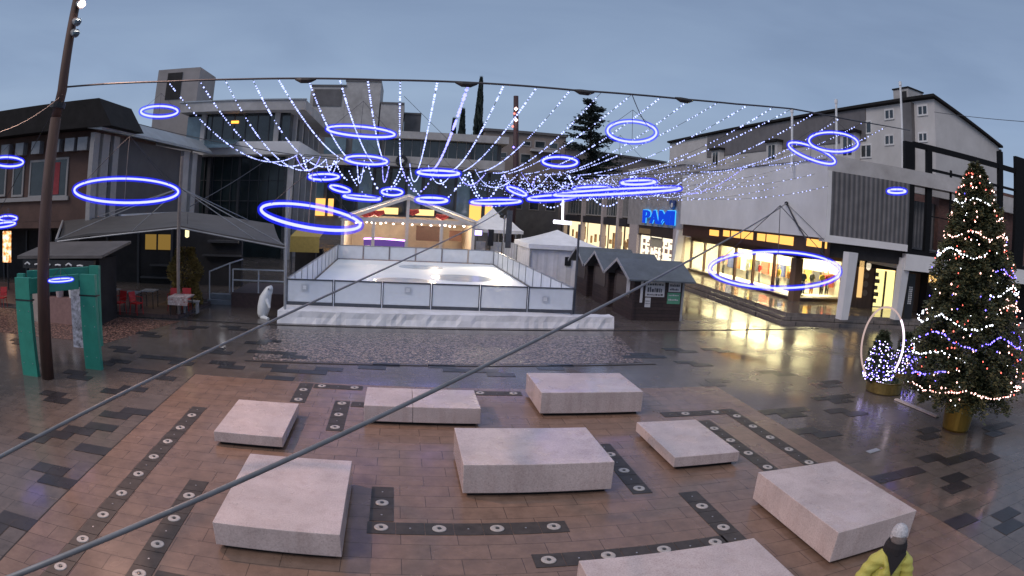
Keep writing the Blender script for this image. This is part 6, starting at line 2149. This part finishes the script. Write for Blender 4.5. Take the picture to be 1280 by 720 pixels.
# hanging light bar
p, q = ay(704, 240, 44), ay(703, 278, 44)
t = thing('light_bar', 'white glowing upright light bar with a short crosspiece over the near tent', 'light bar', q)
m = MB(); m.tube([p, q], 0.075, 8); m.build('upright_tube', emis('bar_white', (0.85, 0.82, 1.0), 3.0), t)
m = MB(); a, b = ay(692, 277, 44), ay(714, 279, 44); m.tube([a, b], 0.13, 8); m.build('cross_tube', MATS['bar_white'], t)
m = MB(); m.tube([(p.x, 44, p.z), (p.x, 44.3, p.z + 3.2)], 0.012, 4); m.build('hanger_wire', WIRE, t)

# tall dark mast with pink lights
p = ay(641, 285, 60)
t = thing('dark_mast', 'tall dark red mast with a few pink lamps behind the pointed tent', 'mast', (p.x, 60, 0))
tp = ay(645, 120, 60)
m = MB(); m.tube([(p.x - .15, 60, 0), (p.x, 60, 8), tuple(tp)], [0.3, 0.28, 0.24], 12); m.build('shaft', mat('dark_mast', (0.055, 0.025, 0.028), 0.6, var=0.3), t, smooth=True)
for px, py, mm_ in ((645, 136, BP), (643, 142, BR), (645, 150, BP), (641, 158, BR), (642, 184, BB)):
    c = ay(px, py, 59.6); m = MB(); m.octa(c, 0.19 if mm_ is BP else 0.12); m.build('lamp', mm_, t)

# thick guy cables that cross the foreground
def guy(label, pts, r0, r1):
    n = len(pts)
    t = MB(); t.tube(pts, [r0 + (r1 - r0) * k / (n - 1) for k in range(n)], 8)
    return t.build('steel_cable', CABLE, smooth=True)
A0 = Vector((0, 0, CAM_H)) + ray(-60, 604) * 3.3; A1 = ay(641, 252, 59.7)
o = guy('a', catenary(A0, A1, 0.35, 30), 0.0125, 0.04); tag(o, 'upper grey guy cable running up to the tall dark mast', 'cable', 'grey guy cables')
B0 = Vector((0, 0, CAM_H)) + ray(-40, 742) * 2.3; B1 = RWW.pt(*RWW.pix(983, 254, 0.1), 0.1)
o = guy('b', catenary(B0, B1, 0.10, 30), 0.0115, 0.03); tag(o, 'lower grey guy cable running up to the white shop wall', 'cable', 'grey guy cables')
t = thing('cable_anchor', 'knotted cable anchor with slack dark ropes on the white shop wall', 'anchor', B1)
m = MB(); m.lathe([(0.0, -.12), (0.12, -.06), (0.12, .06), (0.0, .12)], B1, 8); m.build('anchor_plate', BLACKMET, t)
for px, py, r_ in ((1000, 288, 0.03), (1008, 300, 0.045)):
    e = RWW.pt(*RWW.pix(px, py, 0.15), 0.15)
    mid = B1.lerp(e, 0.5) + Vector((0, -0.2, -0.25))
    m = MB(); m.tube([B1, mid, e], r_, 6); m.build('slack_rope', WIRE, t)
e = RWW.pt(*RWW.pix(1030, 300, 0.1), 0.1); m = MB(); m.tube([B1, e], 0.014, 5); m.build('slack_rope', WIRE, t)
# thin stay wires
for (x0, y0, d0), (x1, y1, d1), lab in (((78, 118, 14), (0, 262, 17), 'thin wire from the rusty mast falling steeply past the brown windows'),
                                        ((74, 122, 14), (0, 165, 12), 'thin wire from the rusty mast crossing the black roof'),
                                        ((168, 176, 25), (232, 240, 25), 'thin wire from the zinc roof to the awning pole'),
                                        ((330, 202, 36), (238, 258, 25), 'long stay from the glazed building slab to the awning pole'),
                                        ((790, 118, 15), (812, 160, 17), 'short hanger rope holding the ring right of the cedar'),
                                        ((1280, 152, 40), (1168, 140, 50), 'thin wire across the sky right of the apartment house'),
                                        ((640, 252, 59), (505, 120, 60), 'thin stay wire from the tall dark mast to the left')):
    p = Vector((0, 0, CAM_H)) + ray(x0, y0) * d0; q = Vector((0, 0, CAM_H)) + ray(x1, y1) * d1
    m = MB(); m.tube(catenary(p, q, 0.1, 8), 0.011 if d0 < 30 else 0.02, 4); tag(m.build('stay_wire', WIRE), lab, 'wire', 'thin stay wires')

# ------------------------------------------------------------------ figures
def skin(name, joints, bones, m_, parent, sub=2):
    me = bpy.data.meshes.new(name)
    names = list(joints)
    me.from_pydata([joints[n][0] for n in names], [(names.index(a), names.index(b)) for a, b in bones], [])
    o = bpy.data.objects.new(name, me); COL.objects.link(o)
    sm = o.modifiers.new('skin', 'SKIN')
    for i, n in enumerate(names):
        r = joints[n][1]
        me.skin_vertices[0].data[i].radius = r if isinstance(r, tuple) else (r, r)
    me.skin_vertices[0].data[0].use_root = True
    sd = o.modifiers.new('sub', 'SUBSURF'); sd.levels = sd.render_levels = sub
    dg = bpy.context.evaluated_depsgraph_get()
    new = bpy.data.meshes.new_from_object(o.evaluated_get(dg))
    bpy.data.objects.remove(o)
    new.name = name
    new.materials.clear(); new.materials.append(m_)
    new.polygons.foreach_set('use_smooth', [True] * len(new.polygons))
    q = bpy.data.objects.new(name, new); COL.objects.link(q)
    if parent:
        q.parent = parent; q.matrix_parent_inverse = world(parent).inverted()
    return q


SKIN = mat('skin', (0.50, 0.32, 0.25), 0.55, var=0.08)
YEL = mat('yellow_jacket', (0.47, 0.45, 0.10), 0.6, var=0.09, scale=5, bump=0.6, bscale=22)
PB = Vector((4.78, 3.80, 0.0))
rot = Matrix.Rotation(math.radians(-32), 3, 'Z')
def J(x, y, z): return tuple(PB + rot @ Vector((x, y, z)))
per = thing('person', 'person in a yellow jacket, black scarf and white knitted cap, seen from behind', 'person', PB)
body = dict(pelvis=(J(0, 0, .92), (.15, .12)), waist=(J(0, 0, 1.08), (.12, .095)), chest=(J(0, .01, 1.25), (.115, .09)), neck0=(J(0, 0.0, 1.43), (.06, .06)), neck=(J(0, .015, 1.52), .055),
            head0=(J(0, .03, 1.58), (.075, .088)), head1=(J(0, .035, 1.66), (.082, .098)), head2=(J(0, .03, 1.73), (.055, .065)),
            shL=(J(-.16, 0, 1.375), .04), elL=(J(-.31, -.02, 1.13), .030), wrL=(J(-.30, .14, .95), .032), haL=(J(-.29, .20, .90), (.035, .02)),
            shR=(J(.16, 0, 1.375), .04), elR=(J(.28, -.03, 1.13), .030), wrR=(J(.25, .11, .93), .032), haR=(J(.24, .17, .88), (.035, .02)),
            hipL=(J(-.09, 0, .86), .085), knL=(J(-.10, .05, .48), .058), anL=(J(-.10, -.05, .09), .042), toL=(J(-.11, .13, .04), .035),
            hipR=(J(.09, 0, .86), .085), knR=(J(.10, .14, .50), .058), anR=(J(.10, .16, .09), .042), toR=(J(.11, .34, .04), .035))
bones = [('pelvis', 'waist'), ('waist', 'chest'), ('chest', 'neck0'), ('neck0', 'neck'), ('neck', 'head0'), ('head0', 'head1'), ('head1', 'head2'),
         ('chest', 'shL'), ('shL', 'elL'), ('elL', 'wrL'), ('wrL', 'haL'), ('chest', 'shR'), ('shR', 'elR'), ('elR', 'wrR'), ('wrR', 'haR'),
         ('pelvis', 'hipL'), ('hipL', 'knL'), ('knL', 'anL'), ('anL', 'toL'), ('pelvis', 'hipR'), ('hipR', 'knR'), ('knR', 'anR'), ('anR', 'toR')]
bo = skin('body', body, bones, SKIN, per)
for sx in (-1, 1):
    wr = Vector(J(sx * .27, .20, .895)) if sx < 0 else Vector(J(.24, .17, .88))
    fd = rot @ Vector((0, .6, -.75)).normalized(); sd_ = rot @ Vector((1, 0, 0))
    for k in range(4):
        b0 = wr + sd_ * (-.027 + .018 * k); l_ = (.075, .085, .08, .06)[k]
        m = MB(); m.tube([b0, b0 + fd * l_ * .55, b0 + fd * l_ * .8 + Vector((0, 0, -.02)), b0 + fd * l_ * .9 + Vector((0, 0, -.045))], [.010, .009, .008, .006], 7); m.build('finger', SKIN, per, smooth=True)
    b0 = wr - sd_ * sx * .035 - fd * .03
    m = MB(); m.tube([b0, b0 - sd_ * sx * .025 + fd * .03, b0 - sd_ * sx * .02 + fd * .06], [.012, .011, .008], 7); m.build('thumb', SKIN, per, smooth=True)
jk = dict(c=(J(0, 0, .86), (.20, .165)), w=(J(0, 0, 1.06), (.195, .16)), b=(J(0, .005, 1.26), (.215, .165)), n=(J(0, 0, 1.44), (.12, .11)), sl=(J(-.10, 0, 1.40), (.12, .11)), sr=(J(.10, 0, 1.40), (.12, .11)),
          sL=(J(-.195, 0, 1.365), .10), eL=(J(-.315, -.02, 1.13), .078), wL=(J(-.305, .13, .965), .062),
          sR=(J(.195, 0, 1.365), .10), eR=(J(.285, -.03, 1.13), .078), wR=(J(.26, .10, .945), .062))
jo = skin('jacket', jk, [('c', 'w'), ('w', 'b'), ('b', 'n'), ('n', 'sl'), ('sl', 'sL'), ('sL', 'eL'), ('eL', 'wL'), ('n', 'sr'), ('sr', 'sR'), ('sR', 'eR'), ('eR', 'wR')], YEL, per, 3)
for v in jo.data.vertices:                       # quilted rolls
    if v.co.z > 0.8:
        k = 0.006 * math.sin(v.co.z * 2 * PI / 0.105)
        v.co += v.normal * k
m = MB()
m.prism([Vector(J(-.12, -.13, 1.52)), Vector(J(.12, -.13, 1.52)), Vector(J(.0, -.20, 1.28))], rot @ Vector((0, .09, -.01)))
m.lathe([(0.125, -0.08), (0.148, -0.02), (0.138, 0.05), (0.115, 0.10), (0.08, 0.105)], J(0, 0.005, 1.515), 18)
m.build('scarf', mat('black_scarf', (0.012, 0.010, 0.012), 0.85), per, smooth=False)
m = MB()
m.lathe([(0.094, -0.025), (0.101, 0.0), (0.103, 0.04), (0.092, 0.09), (0.066, 0.128), (0.03, 0.148), (0.0, 0.152)], J(0, 0.03, 1.645), 20)
co_ = m.build('knitted_cap', mat('knit_white', (0.50, 0.50, 0.53), 0.95, var=0.3, scale=40, bump=1.0, bscale=70), per, smooth=True)
m = MB(); m.tube([J(0, .0, 1.67), J(0, -.012, 1.60), J(0, -.02, 1.55)], [.092, .094, .08], 14); m.build('hair', mat('grey_hair', (0.13, 0.11, 0.105), 0.8, var=0.3, scale=60, bump=0.6, bscale=80), per, smooth=True)
m = MB(); m.tube([J(0, .125, 1.645), J(0, .15, 1.605)], [.012, .02], 8); m.build('nose', SKIN, per, smooth=True)
for sx in (-1, 1):
    m = MB(); m.octa(J(sx * .032, .122, 1.645), .011); m.build('eye', BLACKMET, per)
    tr = dict(h=(J(sx * .095, 0, .90), .115), k=(J(sx * .10, .05 if sx < 0 else .13, .48), .078), a=(J(sx * .10, -.05 if sx < 0 else .155, .12), .06))
    skin('trouser_leg', tr, [('h', 'k'), ('k', 'a')], mat('dark_trousers', (0.03, 0.032, 0.04), 0.8), per)
    y_ = -.05 if sx < 0 else .16
    m = MB(); m.tube([J(sx * .105, y_ - .06, .05), J(sx * .105, y_ + .08, .05), J(sx * .11, y_ + .2, .04)], [.05, .055, .035], 9); m.build('boot', BLACKMET, per, smooth=True)

# shop window dummies
MANN = mat('dummy_white', (0.6, 0.5, 0.42), 0.5)
def dummy(label, W, px, col, col2, dd=0.75, sc=1.0):
    s = W.pix(px, 350)[0]
    P = W.pt(s, 0.747, -dd)
    t = thing('shop_dummy', label, 'mannequin', P, 'dressed dummies in the shop window')
    def V(x, y, z): return tuple(P + (W.u * x + W.n * y + Vector((0, 0, z))) * sc)
    jt = dict(p=(V(0, 0, .88), (.10, .08)), c=(V(0, 0, 1.22), (.12, .085)), n=(V(0, 0, 1.42), .045), h=(V(0, 0, 1.55), .075), t=(V(0, 0, 1.66), .055),
              sL=(V(-.16, 0, 1.34), .05), eL=(V(-.24, .02, 1.08), .036), wL=(V(-.21, .1, .88), .028), sR=(V(.16, 0, 1.34), .05), eR=(V(.24, .02, 1.08), .036), wR=(V(.2, .1, .88), .028),
              kL=(V(-.09, .02, .46), .055), aL=(V(-.1, 0, .05), .04), kR=(V(.09, .04, .46), .055), aR=(V(.11, 0, .05), .04))
    skin('body', jt, [('p', 'c'), ('c', 'n'), ('n', 'h'), ('h', 't'), ('c', 'sL'), ('sL', 'eL'), ('eL', 'wL'), ('c', 'sR'), ('sR', 'eR'), ('eR', 'wR'), ('p', 'kL'), ('kL', 'aL'), ('p', 'kR'), ('kR', 'aR')], MANN, t, 1)
    jc = dict(p=(V(0, 0, .86), (.16, .12)), c=(V(0, 0, 1.22), (.165, .115)), n=(V(0, 0, 1.38), .08), sL=(V(-.17, 0, 1.33), .075), eL=(V(-.25, .02, 1.06), .06), sR=(V(.17, 0, 1.33), .075), eR=(V(.25, .02, 1.06), .06))
    skin('jacket', jc, [('p', 'c'), ('c', 'n'), ('c', 'sL'), ('sL', 'eL'), ('c', 'sR'), ('sR', 'eR')], mat('dummy_' + '_'.join('%d' % (c * 100) for c in col), col, 0.8), t, 1)
    for sx in (-1, 1):
        skin('trouser_leg', dict(p=(V(sx * .08, 0, .86), .095), k=(V(sx * .09, .02, .46), .08), a=(V(sx * .1, 0, .12), .06)), [('p', 'k'), ('k', 'a')], mat('dummy_' + '_'.join('%d' % (c * 100) for c in col2), col2, 0.8), t, 1)


BLK, REDC, YELC, ORC, WHC, GRC = (0.04, 0.04, 0.05), (0.6, 0.05, 0.05), (0.6, 0.42, 0.04), (0.55, 0.25, 0.06), (0.7, 0.68, 0.62), (0.2, 0.2, 0.22)
for lab, W, px, c1, c2, dd in (('dummy in a grey top, alone at the far left end of the shop window', SW, 892, GRC, BLK, 0.8), ('dummy in a white coat and dark trousers left of the red dressed dummy', SW, 922, WHC, BLK, 0.8),
                               ('dummy in a bright red coat near the middle of the long shop window', SW, 937, REDC, GRC, 0.8), ('dummy in a yellow coat and black trousers in the long shop window', SW, 962, YELC, BLK, 0.7),
                               ('dummy in an ochre top and grey trousers right of the yellow coat', SW, 972, ORC, GRC, 0.9), ('dummy in a white top and red trousers next to the corner pillar', SW, 983, WHC, REDC, 0.7),
                               ('dummy in black just right of the corner pillar', SS, 1013, BLK, BLK, 0.7), ('dummy in a grey jacket in the middle of the corner window', SS, 1026, GRC, ORC, 0.9),
                               ('dummy in a yellow jacket and black trousers in the corner window', SS, 1035, YELC, BLK, 0.6), ('dummy in a red jacket at the right end of the corner window', SS, 1044, REDC, BLK, 0.8)):
    dummy(lab, W, px, c1, c2, dd)
